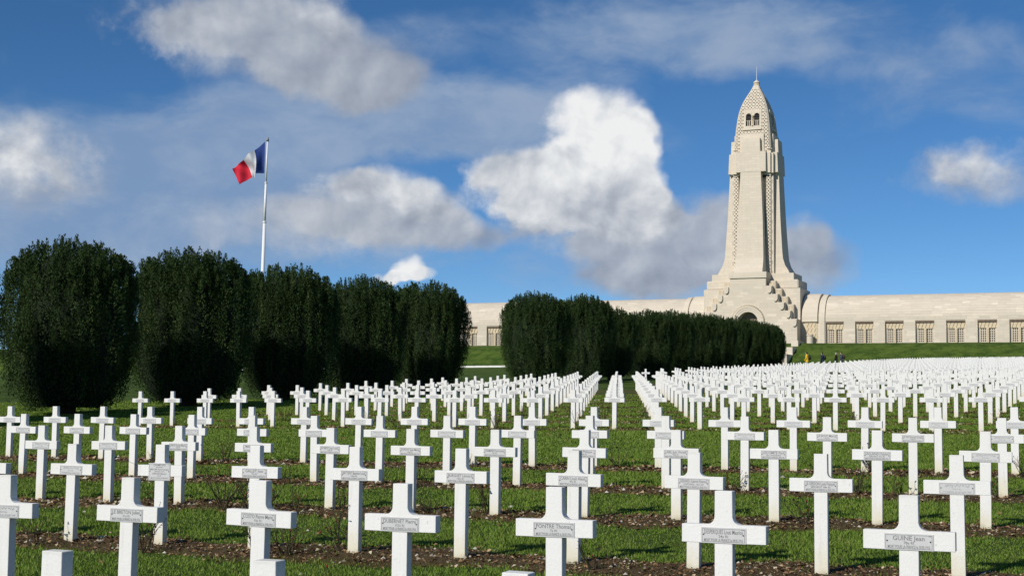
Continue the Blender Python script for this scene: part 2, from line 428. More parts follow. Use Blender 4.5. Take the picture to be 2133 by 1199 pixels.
# rows of graves: near block, second block behind the lawn, third block behind the cross path
ROWS = [(k, 0.0, 'a', k) for k in range(6)] + [(8.40+n, -.12, 'b', n) for n in range(12)] + [(23.10+n, -.12, 'c', n) for n in range(44)]
CLEFT = -20
def in_frame(P, mx=25, my=25):
    u, v, z = proj(P); return -mx < u < W0+mx and -my < v < H0+my
def col_range(k, off):
    cs = [c for c in range(CLEFT, 120) if in_frame((*(g := grid(c+off, k)), float(gz(*g))+.5), 260 if k < 7 else 80, 900)]
    return (min(cs), max(cs)) if cs else None
def edge_noise(a, k, sgn):
    return .13*np.sin(a*1.7+k*2.1+sgn) + .09*np.sin(a*4.3+k*1.3-sgn*2) + .05*np.sin(a*9.1+k)
BEDW = .58
def make_beds():
    for (k, off, blk, n) in ROWS:
        cr_ = col_range(k, off)
        if not cr_: continue
        a0, a1 = cr_[0]-1.2, cr_[1]+1.2
        if cr_[0] == CLEFT: a0 = CLEFT + off - .6
        m = int((a1-a0)/(.25 if blk == 'a' else .5 if blk == 'b' else 1.0))+2
        a = np.linspace(a0, a1, m); V = []; uv = []
        prof = [(-1.12, -.05), (-1.0, -.010), (-.75, .008), (-.3, .018), (.3, .020), (.75, .012), (1.0, -.010), (1.12, -.05)]
        for (w, h) in prof:
            e = np.where(w < 0, edge_noise(a, k, 0.), edge_noise(a, k, 1.7)) * abs(w)
            d = w*BEDW + e
            X = P0[0]+a*RV[0]+(k*STEP+d)*DV[0]; Y = P0[1]+a*RV[1]+(k*STEP+d)*DV[1]
            Z = gz(X, Y)+h+.004*np.sin(a*7+w*5)+.004*np.sin(a*17+w*11)
            V.append(np.stack([X, Y, Z], -1)); uv.append(np.full(m, .5+w/2.24))
        V = np.array(V); r = len(prof)
        i = np.arange((r-1)*(m-1)); R_, C_ = i//(m-1), i % (m-1)
        Fc = np.stack([R_*m+C_, R_*m+C_+1, (R_+1)*m+C_+1, (R_+1)*m+C_], -1)
        me = np_mesh('soil_bed', V, Fc, 'bed_soil' if blk == 'a' else 'bed_soil_mossy', 4)
        ul = me.uv_layers.new(name='UVMap'); u = np.array(uv).reshape(-1)
        ul.data.foreach_set('uv', np.stack([u[Fc.ravel()], np.zeros(Fc.size)], -1).astype(np.float32).ravel())
        me.polygons.foreach_set('use_smooth', [True]*len(me.polygons))
        tag(link('soil_bed', me), kind='structure')
make_beds()

def bed_dist(X, Y):
    """signed distance across the nearest bed: <1 inside"""
    q = ((X-P0[0])*DV[0]+(Y-P0[1])*DV[1])/STEP; a = (X-P0[0])*RV[0]+(Y-P0[1])*RV[1]
    best = np.full(X.shape, 9.0)
    for (k, off, blk, n) in ROWS[:18]:
        d = (q-k)*STEP; e = np.where(d < 0, edge_noise(a, k, 0.), edge_noise(a, k, 1.7))
        b = np.where(d < 0, (-d+e)/BEDW, (d-e)/BEDW)
        if blk != 'a': b = np.where(a < CLEFT+off-.6, 9, b)
        best = np.minimum(best, b)
    return best
def frustum_points(n_of_z, z0, z1, n):
    # sample depth by given density law, uniform across the frame width
    zs = np.linspace(z0, z1, 2000); w = n_of_z(zs)*zs; cdf = np.cumsum(w); cdf /= cdf[-1]
    Yp = np.interp(rng.random(n), cdf, zs); Xp = (rng.random(n)*1.08-.54)*W0/F*Yp
    return Xp, Yp

def make_grass():
    n = 760000
    X, Y = frustum_points(lambda z: np.where(z < 9, 1, (9/z)**1.55), 5.5, 62, n)
    b = bed_dist(X, Y)
    keep = rng.random(n) < np.where(b > 1.0, 1.0, np.where(b > .62, .55*(b-.62)/.38, .035))
    qq = ((X-P0[0])*DV[0]+(Y-P0[1])*DV[1])/STEP
    keep |= (qq > 7) & (rng.random(n) < .5)
    X, Y, b = X[keep], Y[keep], b[keep]; n = len(X)
    Z = gz(X, Y) + np.where(b < 1, .018*(1-np.clip(b, 0, 1)**2), 0)
    patch = .8+.35*np.sin(X*2.1+np.sin(Y*1.3)*2)*np.sin(Y*1.7+X*.6)
    h = (.016+.022*rng.random(n))*patch*np.clip(Y/14, 1, 1.5); w = (.0026+.0020*rng.random(n))*np.maximum(1, Y/8.0)
    th = rng.random(n)*2*np.pi; ln = h*(.25+.6*rng.random(n)); tl = rng.random(n)*2*np.pi
    dx, dy = np.cos(th)*w, np.sin(th)*w
    A = np.stack([X-dx, Y-dy, Z-.004], -1); B = np.stack([X+dx, Y+dy, Z-.004], -1); C = np.stack([X+np.cos(tl)*ln, Y+np.sin(tl)*ln, Z+h], -1)
    V = np.stack([A, B, C], 1).reshape(-1, 3)
    tag(link('grass', np_mesh('grass', V, np.arange(3*n), 'grass_blade', 3)), 'short green mown grass between the rows of crosses', 'grass', kind='stuff')
make_grass()

def make_litter():
    n = 170000
    X, Y = frustum_points(lambda z: np.where(z < 10, 1, (10/z)**1.5), 5.5, 60, n)
    b = bed_dist(X, Y)
    keep = rng.random(n) < np.where(b < .75, 1, np.where(b < 1.05, .45, .012))
    X, Y, b = X[keep], Y[keep], b[keep]; n = len(X)
    Z = gz(X, Y) + np.where(b < 1, .022*(1-np.clip(b, 0, 1)**2), .010)
    s = (.007+.017*rng.random(n)**2)*np.clip(Y/12, 1, 2.2)
    th = rng.random(n)*2*np.pi; ti = (rng.random((n, 2))-.5)*1.1
    c, si = np.cos(th), np.sin(th); asp = .45+.4*rng.random(n)
    def pt(u, v):
        x = (u*c-v*asp*si)*s; y = (u*si+v*asp*c)*s
        return np.stack([X+x, Y+y, Z+.008+x*ti[:, 0]+y*ti[:, 1]+np.abs(v)*s*.35], -1)
    V = np.stack([pt(-1, 0), pt(0, -1), pt(1.2, 0), pt(0, 1)], 1).reshape(-1, 3)
    tag(link('leaf_litter', np_mesh('leaf_litter', V, np.arange(4*n), 'litter', 4)), 'dead brown leaves and bark scattered over the soil beds', 'leaf litter', kind='stuff')
    n = 42000
    X, Y = frustum_points(lambda z: np.where(z < 10, 1, (10/z)**1.5), 5.5, 60, n)
    b = bed_dist(X, Y); clus = np.sin(X*3.1+Y)*np.sin(Y*2.3-X*1.2)
    keep = rng.random(n) < np.where(b < .85, .35+.5*(clus > .1), np.where(b < 1.1, .2, .004))
    X, Y, b = X[keep], Y[keep], b[keep]; n = len(X)
    Z = gz(X, Y) + np.where(b < 1, .022*(1-np.clip(b, 0, 1)**2), .004)
    s = (.004+.022*rng.random(n)**5)*np.clip(Y/12, 1, 2.0)
    base = np.array([(1,0,0),(0,1,0),(-1,0,0),(0,-1,0),(0,0,.75)]); fs = np.array([(0,1,4),(1,2,4),(2,3,4),(3,0,4)])
    J = 1+.5*(rng.random((n, 5, 3))-.5); th = rng.random(n)*6.283
    P = base[None]*J*s[:, None, None]
    x = P[..., 0]*np.cos(th)[:, None]-P[..., 1]*np.sin(th)[:, None]; y = P[..., 0]*np.sin(th)[:, None]+P[..., 1]*np.cos(th)[:, None]
    V = np.stack([x+X[:, None], y+Y[:, None], P[..., 2]+Z[:, None]+.003], -1).reshape(-1, 3)
    Fc = (fs[None]+(np.arange(n)*5)[:, None, None]).reshape(-1, 3)
    tag(link('pebbles', np_mesh('pebbles', V, Fc, 'pebble', 3)), 'pale pebbles and chalk chips in the soil beds', 'pebbles', kind='stuff')
make_litter()

# ------------------------------------------------------------------ crosses
CH = 0.923
def cross_mesh(name, detail=True):
    w, aw, zb, zt, r = .0505, .238, .634, .736, .048
    pts = [(-w, -.25), (w, -.25), (w, zb), (aw, zb+.001), (aw, zt)]
    ns = 6 if detail else 2
    for i in range(ns+1):
        a = math.pi/2*i/ns; pts.append((w+r-r*math.sin(a), zt+r-r*math.cos(a)))
    pts += [(w-.001, CH), (-w+.001, CH)]
    for i in range(ns, -1, -1):
        a = math.pi/2*i/ns; pts.append((-(w+r-r*math.sin(a)), zt+r-r*math.cos(a)))
    pts += [(-aw, zt), (-aw, zb+.001), (-w, zb)]
    mb = MB().prism(pts, -.036, .036)
    return mb.mesh(name, 'white_cast_stone', False, .0022 if detail else 0, 1)
CROSS_ME = cross_mesh('grave_cross'); CROSS_LO = cross_mesh('grave_cross_far', False)
def plaque_mesh(w=.128, h=.044):
    mb = MB(); mb.box(-w, w, -.0042, 0, -h, h)
    me_p = mb.mesh('plaque', ['plaque_metal'], False, .0012)
    return me_p
def rim_mesh(w, h):
    mb = MB(); t = .0016; i = .0075
    for (x0, x1, z0, z1) in ((-w+i, w-i, h-i-t, h-i), (-w+i, w-i, -h+i, -h+i+t), (-w+i, -w+i+t, -h+i+t, h-i-t), (w-i-t, w-i, -h+i+t, h-i-t), (w*.80, w*.93, h-i-3.4*t, h-i-2.2*t)):
        mb.box(x0, x1, -.0052, -.0040, z0, z1)
    return mb.mesh('engraved_border', 'plaque_ink')
PLAQ = plaque_mesh(); PLAQ_T = plaque_mesh(.118, .079); RIM = rim_mesh(.128, .044); RIM_T = rim_mesh(.118, .079)
SCREW = MB().lathe([(0, -.0062), (.0042, -.0058), (.0046, -.0035)], 0, 0, 8)
SCREW.v = [(x, z, y) for (x, y, z) in SCREW.v]; SCREW = SCREW.mesh('screw', 'screw_black')
def text_mesh(lines, wmax):
    """lines: (text, cap size, z)"""
    bm = bmesh.new()
    for (tx, size, z) in lines:
        cu = bpy.data.curves.new('txt', 'FONT'); cu.body = tx; cu.align_x = 'CENTER'; cu.align_y = 'CENTER'; cu.size = size; cu.offset = size*.004; cu.resolution_u = 2
        ob = bpy.data.objects.new('txt', cu); COL.objects.link(ob)
        dg = bpy.context.evaluated_depsgraph_get()
        me = bpy.data.meshes.new_from_object(ob.evaluated_get(dg))
        bpy.data.objects.remove(ob); bpy.data.curves.remove(cu)
        xs = [v.co.x for v in me.vertices]; wd = max(xs)-min(xs) if xs else 1
        k = min(1.0, wmax/wd)
        for v in me.vertices: v.co = Vector((v.co.x*k, -.0050, v.co.y+z))
        bm.from_mesh(me); bpy.data.meshes.remove(me)
    me = bpy.data.meshes.new('lettering'); bm.to_mesh(me); bm.free(); me.materials.append(MATS['plaque_ink']); return me
def dash_mesh():
    mb = MB(); r = random.Random(4)
    for z, hh, words in ((.020, .0085, [(-.085, -.03), (-.02, .03), (.04, .085)]), (-.004, .005, [(-.03, -.005), (.003, .03)]), (-.0245, .0055, [(-.10, -.065), (-.058, -.02), (-.012, .004), (.012, .062), (.070, .10)])):
        for a, b in words:
            x = a
            while x < b:      # worn, unreadable strokes
                h0, h1 = r.choice(((-1, 1), (-1, .1), (-.1, 1), (-1, 1))); mb.box(x, x+hh*.24, -.0052, -.0040, z+h0*hh, z+h1*hh)
                if r.random() < .6: q = z+r.choice((-1, 0, .78))*hh; mb.box(x+hh*.24, x+hh*.75, -.0052, -.0040, q, q+hh*.24)
                x += hh*1.05
    return mb.mesh('lettering_far', 'plaque_ink')
DASH = dash_mesh()
TEXTS = {
 (1,-3):('LE BRETON Julien','21e RI','29.05.1916'), (1,-2):('COSTO Pierre Marie','93e RI','18.06.1916'), (1,-1):('DUBERNET Pierre','153e RI','10.03.1916'), (1,0):('PONTRE Thomas','7e RI','28.05.1916'),
 (1,1):('DESPERQUES Louis Maurice','24e RI','04.05.1916'), (1,2):('GUINE Jean','78e RI','30.05.1916'),
 (2,-4):('GALLET Jean','95e RI','04.05.1916'), (2,-3):('BATTENT Baptiste Louis','150e RI','20.05.1916'), (2,-2):('BURGUET Léonard','100e RI','06.08.1916'),
 (2,-1):('CARIN Louis Alexis','87e RI','28.02.1916'), (2,0):('GERARD Gabriel Etienne','CAPORAL 167e RI','24.06.1916'), (2,1):('LE GERDON Louis François','SERGENT 44e RI','30.05.1916'),
 (3,-7):('UNION Georges Maurice','60e RI','11.06.1916'), (3,-6):('MALLET Jean','98e RI','04.05.1916'), (3,-5):('ROBERT Jean Louis','154e RI','12.05.1916'), (3,-4):('DUPONT Jean Marie','106e RI','04.05.1916'), (3,-3):('CHAMBREDE Paul Antoine','73e RI','01.04.1916'),
 (3,-2):('PICK Philippe','160e RI','20.04.1916'), (3,-1):('LABIL Jean Vincent','80e RI','08.05.1916'), (3,0):('LECOMTE Paul','25e CHASSEURS','04.05.1916'), (3,1):('SALLANDI Fabien','SERGENT 97e RI','08.03.1916'),
 (4,0):('LE BOUC Marcel','81e RI','03.05.1916'), (4,1):('LE FAY François Joseph','139e RI','04.06.1916')}
TALL = {(2,-5):['CHAMFORD','INCONNU','MERCIER René Georges','CAPORAL 97e RI','STENGER Maurice','97e RI','MORTS POUR LA FRANCE']}
ORD = ['first','second','third','fourth','fifth','sixth','seventh','eighth','ninth','tenth','eleventh','twelfth','thirteenth','fourteenth','fifteenth','sixteenth','seventeenth','eighteenth','nineteenth','twentieth']
TENS = {2:'twenty',3:'thirty',4:'forty',5:'fifty',6:'sixty'}
TENTH = {20:'twentieth',30:'thirtieth',40:'fortieth',50:'fiftieth',60:'sixtieth'}
def ordw(n):
    if n <= 20: return ORD[n-1]
    if n % 10 == 0: return TENTH[n]
    return TENS[n//10]+'-'+ORD[n % 10-1]

CROSSES = []    # individuals: (row index, k, c, off, xyz)
def make_crosses():
    allc = []
    for ri, (k, off, blk, n) in enumerate(ROWS):
        for c in range(CLEFT, 110):
            g = grid(c+off, k)+.036*DV; z = float(gz(*g))
            top = proj((g[0], g[1], z+CH)); 
            arm = proj((g[0]-.25, g[1], z+.69)), proj((g[0]+.25, g[1], z+.69))
            if arm[1][0] < -15 or arm[0][0] > W0+15 or top[1] > H0: continue
            allc.append((top[2], ri, k, c, off, blk, n, (g[0], g[1], z)))
    allc.sort()
    near, far = allc[:300], allc[300:]
    # near rows: name each by its place along the row, counted from the one below the tower (tower stands at image x 1577)
    anchor = {}
    for a in near:
        if a[5] != 'a': continue
        x = proj((a[7][0], a[7][1], a[7][2]+CH))[0]
        if a[1] not in anchor or abs(x-1577) < anchor[a[1]][0]: anchor[a[1]] = (abs(x-1577), a[3])
    grp = 'white grave crosses in rows'
    for (zc, ri, k, c, off, blk, n, P) in near:
        r = random.Random(ri*1000+c)
        o = link('grave_cross', CROSS_ME); o.location = P
        o.rotation_euler = (r.gauss(0, .006), r.gauss(0, .006), -TH + r.gauss(0, .012))
        if blk == 'a':
            d = c-anchor[ri][1]
            where = 'the one nearest below the tower' if d == 0 else '%s %s of the one below the tower' % (ordw(abs(d)), 'left' if d < 0 else 'right')
            lab = 'white stone cross, %s row from the front, %s' % (ordw(n+1), where)
        else:
            lab = 'white stone cross, %s from the left end of the %s row behind the lawn' % (ordw(c-CLEFT+1), ordw(n+1))
        tag(o, lab, 'cross', grp)
        CROSSES.append((ri, k, c, off, P))
        if blk == 'a' or n < 8:
            tall = TALL.get((n, c)) if blk == 'a' else None
            pl = link('plaque', PLAQ_T if tall else PLAQ, o)
            pl.location = (0, -.0360, .676 if tall else .678)
            if blk == 'a' and n <= 4:
                link('engraved_border', RIM_T if tall else RIM, pl)
                for sx in (-1, 1):
                    s = link('screw', SCREW, pl); s.location = (sx*(.100 if tall else .112), 0, .004)
            if tall:
                zz = .060; L = []
                for i, tx in enumerate(tall):
                    s = (.024, .015, .020, .015, .020, .015, .016)[i]; L.append((tx, s, zz)); zz -= .0195
                link('lettering', text_mesh(L, .20), pl)
            elif blk == 'a' and (n, c) in TEXTS:
                a, b_, d_ = TEXTS[(n, c)]
                link('lettering', text_mesh([(a, .034, .0185), (b_, .021, -.006), ('MORT POUR LA FRANCE le '+d_, .023, -.0265)], .218), pl)
            elif blk == 'a' or n < 5:
                link('lettering', DASH, pl)
    # everything beyond the nearest three hundred: one mass
    bm_v, bm_f = [], []
    base = np.array([v.co[:] for v in CROSS_LO.vertices]); polys = [list(p.vertices) for p in CROSS_LO.polygons]
    V = []; Fs = []; nv = 0; mi = []
    for (zc, ri, k, c, off, blk, n, P) in far:
        r = random.Random(ri*1000+c); a = -TH+r.gauss(0, .012); tx, ty = r.gauss(0, .006), r.gauss(0, .006)
        x = base[:, 0]*math.cos(a)-base[:, 1]*math.sin(a)+tx*base[:, 2]; y = base[:, 0]*math.sin(a)+base[:, 1]*math.cos(a)+ty*base[:, 2]
        V.append(np.stack([x+P[0], y+P[1], base[:, 2]+P[2]], -1))
        Fs += [tuple(i+nv for i in p) for p in polys]; nv += len(base); mi += [0]*len(polys)
        q = np.array([(-.125,-.0395,.636),(.125,-.0395,.636),(.125,-.0395,.722),(-.125,-.0395,.722)])
        x = q[:, 0]*math.cos(a)-q[:, 1]*math.sin(a)+tx*q[:, 2]; y = q[:, 0]*math.sin(a)+q[:, 1]*math.cos(a)+ty*q[:, 2]
        V.append(np.stack([x+P[0], y+P[1], q[:, 2]+P[2]], -1)); Fs.append((nv, nv+1, nv+2, nv+3)); nv += 4; mi.append(1)
    me = bpy.data.meshes.new('distant_crosses'); me.from_pydata(np.concatenate(V).tolist(), [], Fs); me.materials.append(MATS['white_far']); me.materials.append(MATS['plaque_metal']); me.polygons.foreach_set('material_index', mi)
    tag(link('distant_crosses', me), 'mass of small white crosses in the far rows below the memorial', 'crosses', kind='stuff')
    print('crosses', len(near), len(far))
simple('white_far', (.74, .74, .725), .82, 3, 0, .07)
make_crosses()

# ------------------------------------------------------------------ rose bushes in the beds
def rose_mesh(seed, hgt):
    r = random.Random(seed); st = MB(); lf = MB(); hp = MB()
    def leaf(p, s):
        a = r.uniform(0, 6.28); d = Vector((math.cos(a), math.sin(a), r.uniform(-.3, .5))).normalized()*s; w = d.cross(Vector((0, 0, 1))).normalized()*s*.38
        p = Vector(p); lf.quad(p, p+d*.5+w, p+d, p+d*.5-w)
    for i in range(r.randint(6, 10)):
        a = r.uniform(0, 6.28); lean = r.uniform(.1, .75); L = hgt*r.uniform(.5, 1.1)
        p = Vector((r.uniform(-.05, .05), r.uniform(-.05, .05), -.03)); d = Vector((math.cos(a)*lean, math.sin(a)*lean, 1)).normalized(); pts = [p.copy()]
        for j in range(5):
            d = (d+Vector((r.gauss(0, .16), r.gauss(0, .16), r.gauss(0, .05)))).normalized(); p = p+d*L/5; pts.append(p.copy())
            if r.random() < .75 and j > 0:
                e = (d+Vector((r.gauss(0, .7), r.gauss(0, .7), r.uniform(-.1, .4)))).normalized(); q = [p, p+e*L*.12, p+e*L*.24+Vector((0, 0, .015))]
                st.tube(q, [.0032, .0026, .002], 3)
                for _ in range(r.randint(1, 4)): leaf(q[r.randint(1, 2)], r.uniform(.02, .04))
                if r.random() < .3:
                    c = q[2]; hp.lathe([(0, -.012), (.009, -.004), (.009, .004), (0, .012)], 0, 0, 6)
                    hp.v[-24:] = [(x+c.x, y+c.y, z+c.z) for x, y, z in hp.v[-24:]]
            for _ in range(r.randint(0, 2)): leaf(p, r.uniform(.02, .038))
        st.tube(pts, [.006, .0055, .005, .0042, .0035, .0028], 4)
    return st.mesh('rose_stems', 'rose_stem'), lf.mesh('rose_leaves', 'rose_leaf'), hp.mesh('rose_hips', 'rose_hip') if hp.v else None
ROSES = [rose_mesh(100+i, h) for i, h in enumerate((.30, .38, .26, .46, .34, .42))]
def make_roses():
    spots = []
    for (ri, k, c, off, P) in CROSSES:
        if ri > 8: continue
        r = random.Random(ri*777+c*13+5)
        if r.random() > (.55 if ri < 6 else .35): continue
        g = grid(c+off+r.choice((-1, 1))*r.uniform(.10, .45), k+r.uniform(-.16, .06)); spots.append((ri, r.random(), g, r.uniform(.75, 1.15), r.randint(0, 5), r.uniform(0, 6.28)))
    for fx, kk, v, sc in ((470, 3, 3, 1.15), (515, 3, 5, 1.0), (620, 3, 4, .9), (605, 2, 1, .9)):   # the taller bushes seen at the left
        lo = min((c/10 for c in range(-120, 60)), key=lambda c: abs(proj((*grid(c, kk-.05), float(gz(*grid(c, kk)))))[0]-fx))
        spots.append((kk, .5, grid(lo, kk-.08), sc, v, 1.0))
    by = {}
    for s in spots: by.setdefault(s[0], []).append(s)
    for ri, l in by.items():
        l.sort(key=lambda s: proj((s[2][0], s[2][1], float(gz(*s[2]))))[0])
        for i, (_, _, g, sc, v, rz) in enumerate(l):
            ms = ROSES[v]; o = empty('rose_bush', (g[0], g[1], float(gz(*g))+.012), rz); o.scale = (sc, sc, sc)
            link('stems', ms[0], o); tag(link('leaves', ms[1], o), kind='stuff')
            if ms[2]: tag(link('rose_hips', ms[2], o), kind='stuff')
            tag(o, 'straggly rose bush, %s from the left among the bushes of the %s cross row' % (ordw(i+1), ordw(ri+1)), 'rose bush', 'rose bushes in the grave beds')
make_roses()

# ------------------------------------------------------------------ yew trees
def yew_mesh(seed, R=2.12, Hh=5.5):
    g = np.random.default_rng(seed)
    def prof(t):   # radius over height fraction
        return np.interp(t, [0, .04, .12, .28, .5, .72, .86, .94, 1.0], [.58, .72, .86, .98, 1.0, .95, .82, .62, .2])*R
    lob = g.uniform(0, 6.28, 8)
    def lobes(phi, t):
        return 1+.05*np.sin(3*phi+lob[0]+1.2*t)+.045*np.sin(5*phi+lob[1]-1.1*t)+.04*np.sin(9*phi+lob[2]+1.5*t)+.035*np.sin(15*phi+lob[3]-t)+.025*np.sin(23*phi+lob[4])
    # upright sprays, packed like spindles over the envelope; long ones make the ribs of the crown
    ns, nt = 640, 230
    t0 = g.random(ns)**1.2*.90; phi = g.random(ns)*2*np.pi
    rr = np.sqrt(g.random(nt))*.94; ph2 = g.random(nt)*2*np.pi
    ph = np.concatenate([phi, ph2])
    depth = np.concatenate([.78+.21*g.random(ns)**.8, np.ones(nt)])
    r0 = np.concatenate([prof(t0)*lobes(phi, t0), rr*R*.95])*depth
    lum = 1-.25*np.clip(r0/R, 0, 1.1)**2.5
    z0 = np.concatenate([t0*Hh, Hh*lum[ns:]-1.0])
    L = np.concatenate([.7+1.3*g.random(ns), 1.0+.30*g.random(nt)**1.5])
    zmax = Hh*lum+.10*g.standard_normal(len(r0))
    L[:ns] = np.minimum(L[:ns], np.maximum(.4, zmax[:ns]-z0[:ns]))
    rad = np.concatenate([.10+.09*g.random(ns), .075+.045*g.random(nt)])
    out = np.concatenate([.02+.10*g.random(ns), .08*rr])
    tone = g.random(ns+nt)
    nl = 135; N = ns+nt
    s = g.random((N, nl))**.8; a = g.random((N, nl))*2*np.pi
    ps = np.clip(np.interp(s, [0, .15, .6, .86, 1], [.6, 1, .9, .5, .04]), 0, 1)*rad[:, None]*np.sqrt(.3+.7*g.random((N, nl)))*(1+.3*np.sin(s*L[:, None]*14+tone[:, None]*30))
    cx = (r0*np.cos(ph))[:, None]+out[:, None]*s*L[:, None]*np.cos(ph)[:, None]; cy = (r0*np.sin(ph))[:, None]+out[:, None]*s*L[:, None]*np.sin(ph)[:, None]
    X = cx+ps*np.cos(a); Y = cy+ps*np.sin(a); Z = z0[:, None]+s*L[:, None]
    ll = .042+.042*g.random((N, nl)); lw = .012+.011*g.random((N, nl))
    dx, dy, dz = np.cos(a)*.6+g.normal(0, .25, a.shape), np.sin(a)*.6+g.normal(0, .25, a.shape), .65+.35*g.random(a.shape)
    nn = np.sqrt(dx*dx+dy*dy+dz*dz); dx, dy, dz = dx/nn*ll, dy/nn*ll, dz/nn*ll
    wa = a+np.pi/2+g.normal(0, .6, a.shape); wx, wy = np.cos(wa)*lw, np.sin(wa)*lw
    P = np.stack([X, Y, Z], -1); D = np.stack([dx, dy, dz], -1); Wv = np.stack([wx, wy, np.zeros_like(wx)], -1)
    V = np.stack([P-D*.2, P+D*.35+Wv, P+D, P+D*.35-Wv], 2).reshape(-1, 3)
    V[:, 2] = np.maximum(V[:, 2], .06)
    nq = len(V)//4
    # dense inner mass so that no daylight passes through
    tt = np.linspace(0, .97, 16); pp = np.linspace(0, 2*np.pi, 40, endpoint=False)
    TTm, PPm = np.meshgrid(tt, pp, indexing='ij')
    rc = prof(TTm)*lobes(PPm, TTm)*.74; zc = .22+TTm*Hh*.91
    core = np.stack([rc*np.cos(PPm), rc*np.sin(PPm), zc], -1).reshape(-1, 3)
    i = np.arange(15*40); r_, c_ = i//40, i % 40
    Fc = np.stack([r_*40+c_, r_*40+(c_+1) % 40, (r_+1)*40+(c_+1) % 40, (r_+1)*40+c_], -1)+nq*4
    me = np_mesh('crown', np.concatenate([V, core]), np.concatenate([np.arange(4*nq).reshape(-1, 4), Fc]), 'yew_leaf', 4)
    at = me.attributes.new('tone', 'FLOAT', 'POINT')
    at.data.foreach_set('value', np.concatenate([np.repeat(tone, nl*4), np.zeros(len(core))]).astype(np.float32))
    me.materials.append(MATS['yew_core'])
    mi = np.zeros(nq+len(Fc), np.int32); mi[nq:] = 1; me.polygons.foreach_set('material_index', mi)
    return me
YEWS = [yew_mesh(s) for s in (3, 11, 23, 37, 51)]
tk = MB()
for i in range(5):
    a = i*1.3; tk.tube([(.12*math.cos(a), .12*math.sin(a), -.25), (.2*math.cos(a), .2*math.sin(a), .5), (.5*math.cos(a), .5*math.sin(a), 1.6), (.9*math.cos(a), .9*math.sin(a), 3.2)], [.17, .13, .10, .05], 7)
TRUNK = tk.mesh('trunk', 'bark', True)
def make_yews():
    # (row position along the avenue, column, height scale, width scale)
    T = [(6.3,-28.2,1.0,1.0),(8.5,-28,.99,1.0),(10.6,-28.1,1.02,1.04),(12.72,-28,1.03,1.12),(14.85,-28,1.0,1.0),(16.95,-28,.965,1.03),(19.2,-28,.985,1.0),
         (24.05,-28,.99,1.02),(26.95,-28,1.02,1.0),(29.0,-28.2,.91,.86),(31.2,-27.6,.90,1.0),(33.5,-28,.94,1.0),(35.9,-28,.94,1.05),(38.2,-28,.93,1.0),(40.6,-28,.93,1.05),(43.0,-28,.91,1.0),(45.2,-28,.88,.95),(46.6,-28.3,.84,.82)]
    names = ['in the left-hand clump, leftmost', 'in the left-hand clump, second from the left', 'half hidden at the left, third of the clump', 'broadest and tallest of the left-hand clump', 'standing right below the flagpole', 'between the flagpole yew and the last of the left clump', 'at the right end of the left-hand clump',
             'first and tallest of the right-hand row, by the gap', 'second in the right-hand row after the gap', 'third in the right-hand row, narrow and set back', 'fourth in the right-hand row', 'fifth in the right-hand row', 'sixth in the right-hand row', 'seventh in the right-hand row', 'eighth in the right-hand row', 'ninth in the right-hand row', 'tenth in the right-hand row', 'last and smallest of the right-hand row, beside the stone stair']
    for i, (k, c, hs, ws) in enumerate(T):
        g = grid(c, k); o = empty('yew_tree', (g[0], g[1], float(gz(*g))), i*2.39)
        o.scale = (ws, ws, hs)
        link('crown', YEWS[(i*3) % 5], o); link('trunk', TRUNK, o)
        tag(o, 'dark rounded yew tree ' + names[i], 'yew tree', 'clipped yews lining the avenue')
make_yews()

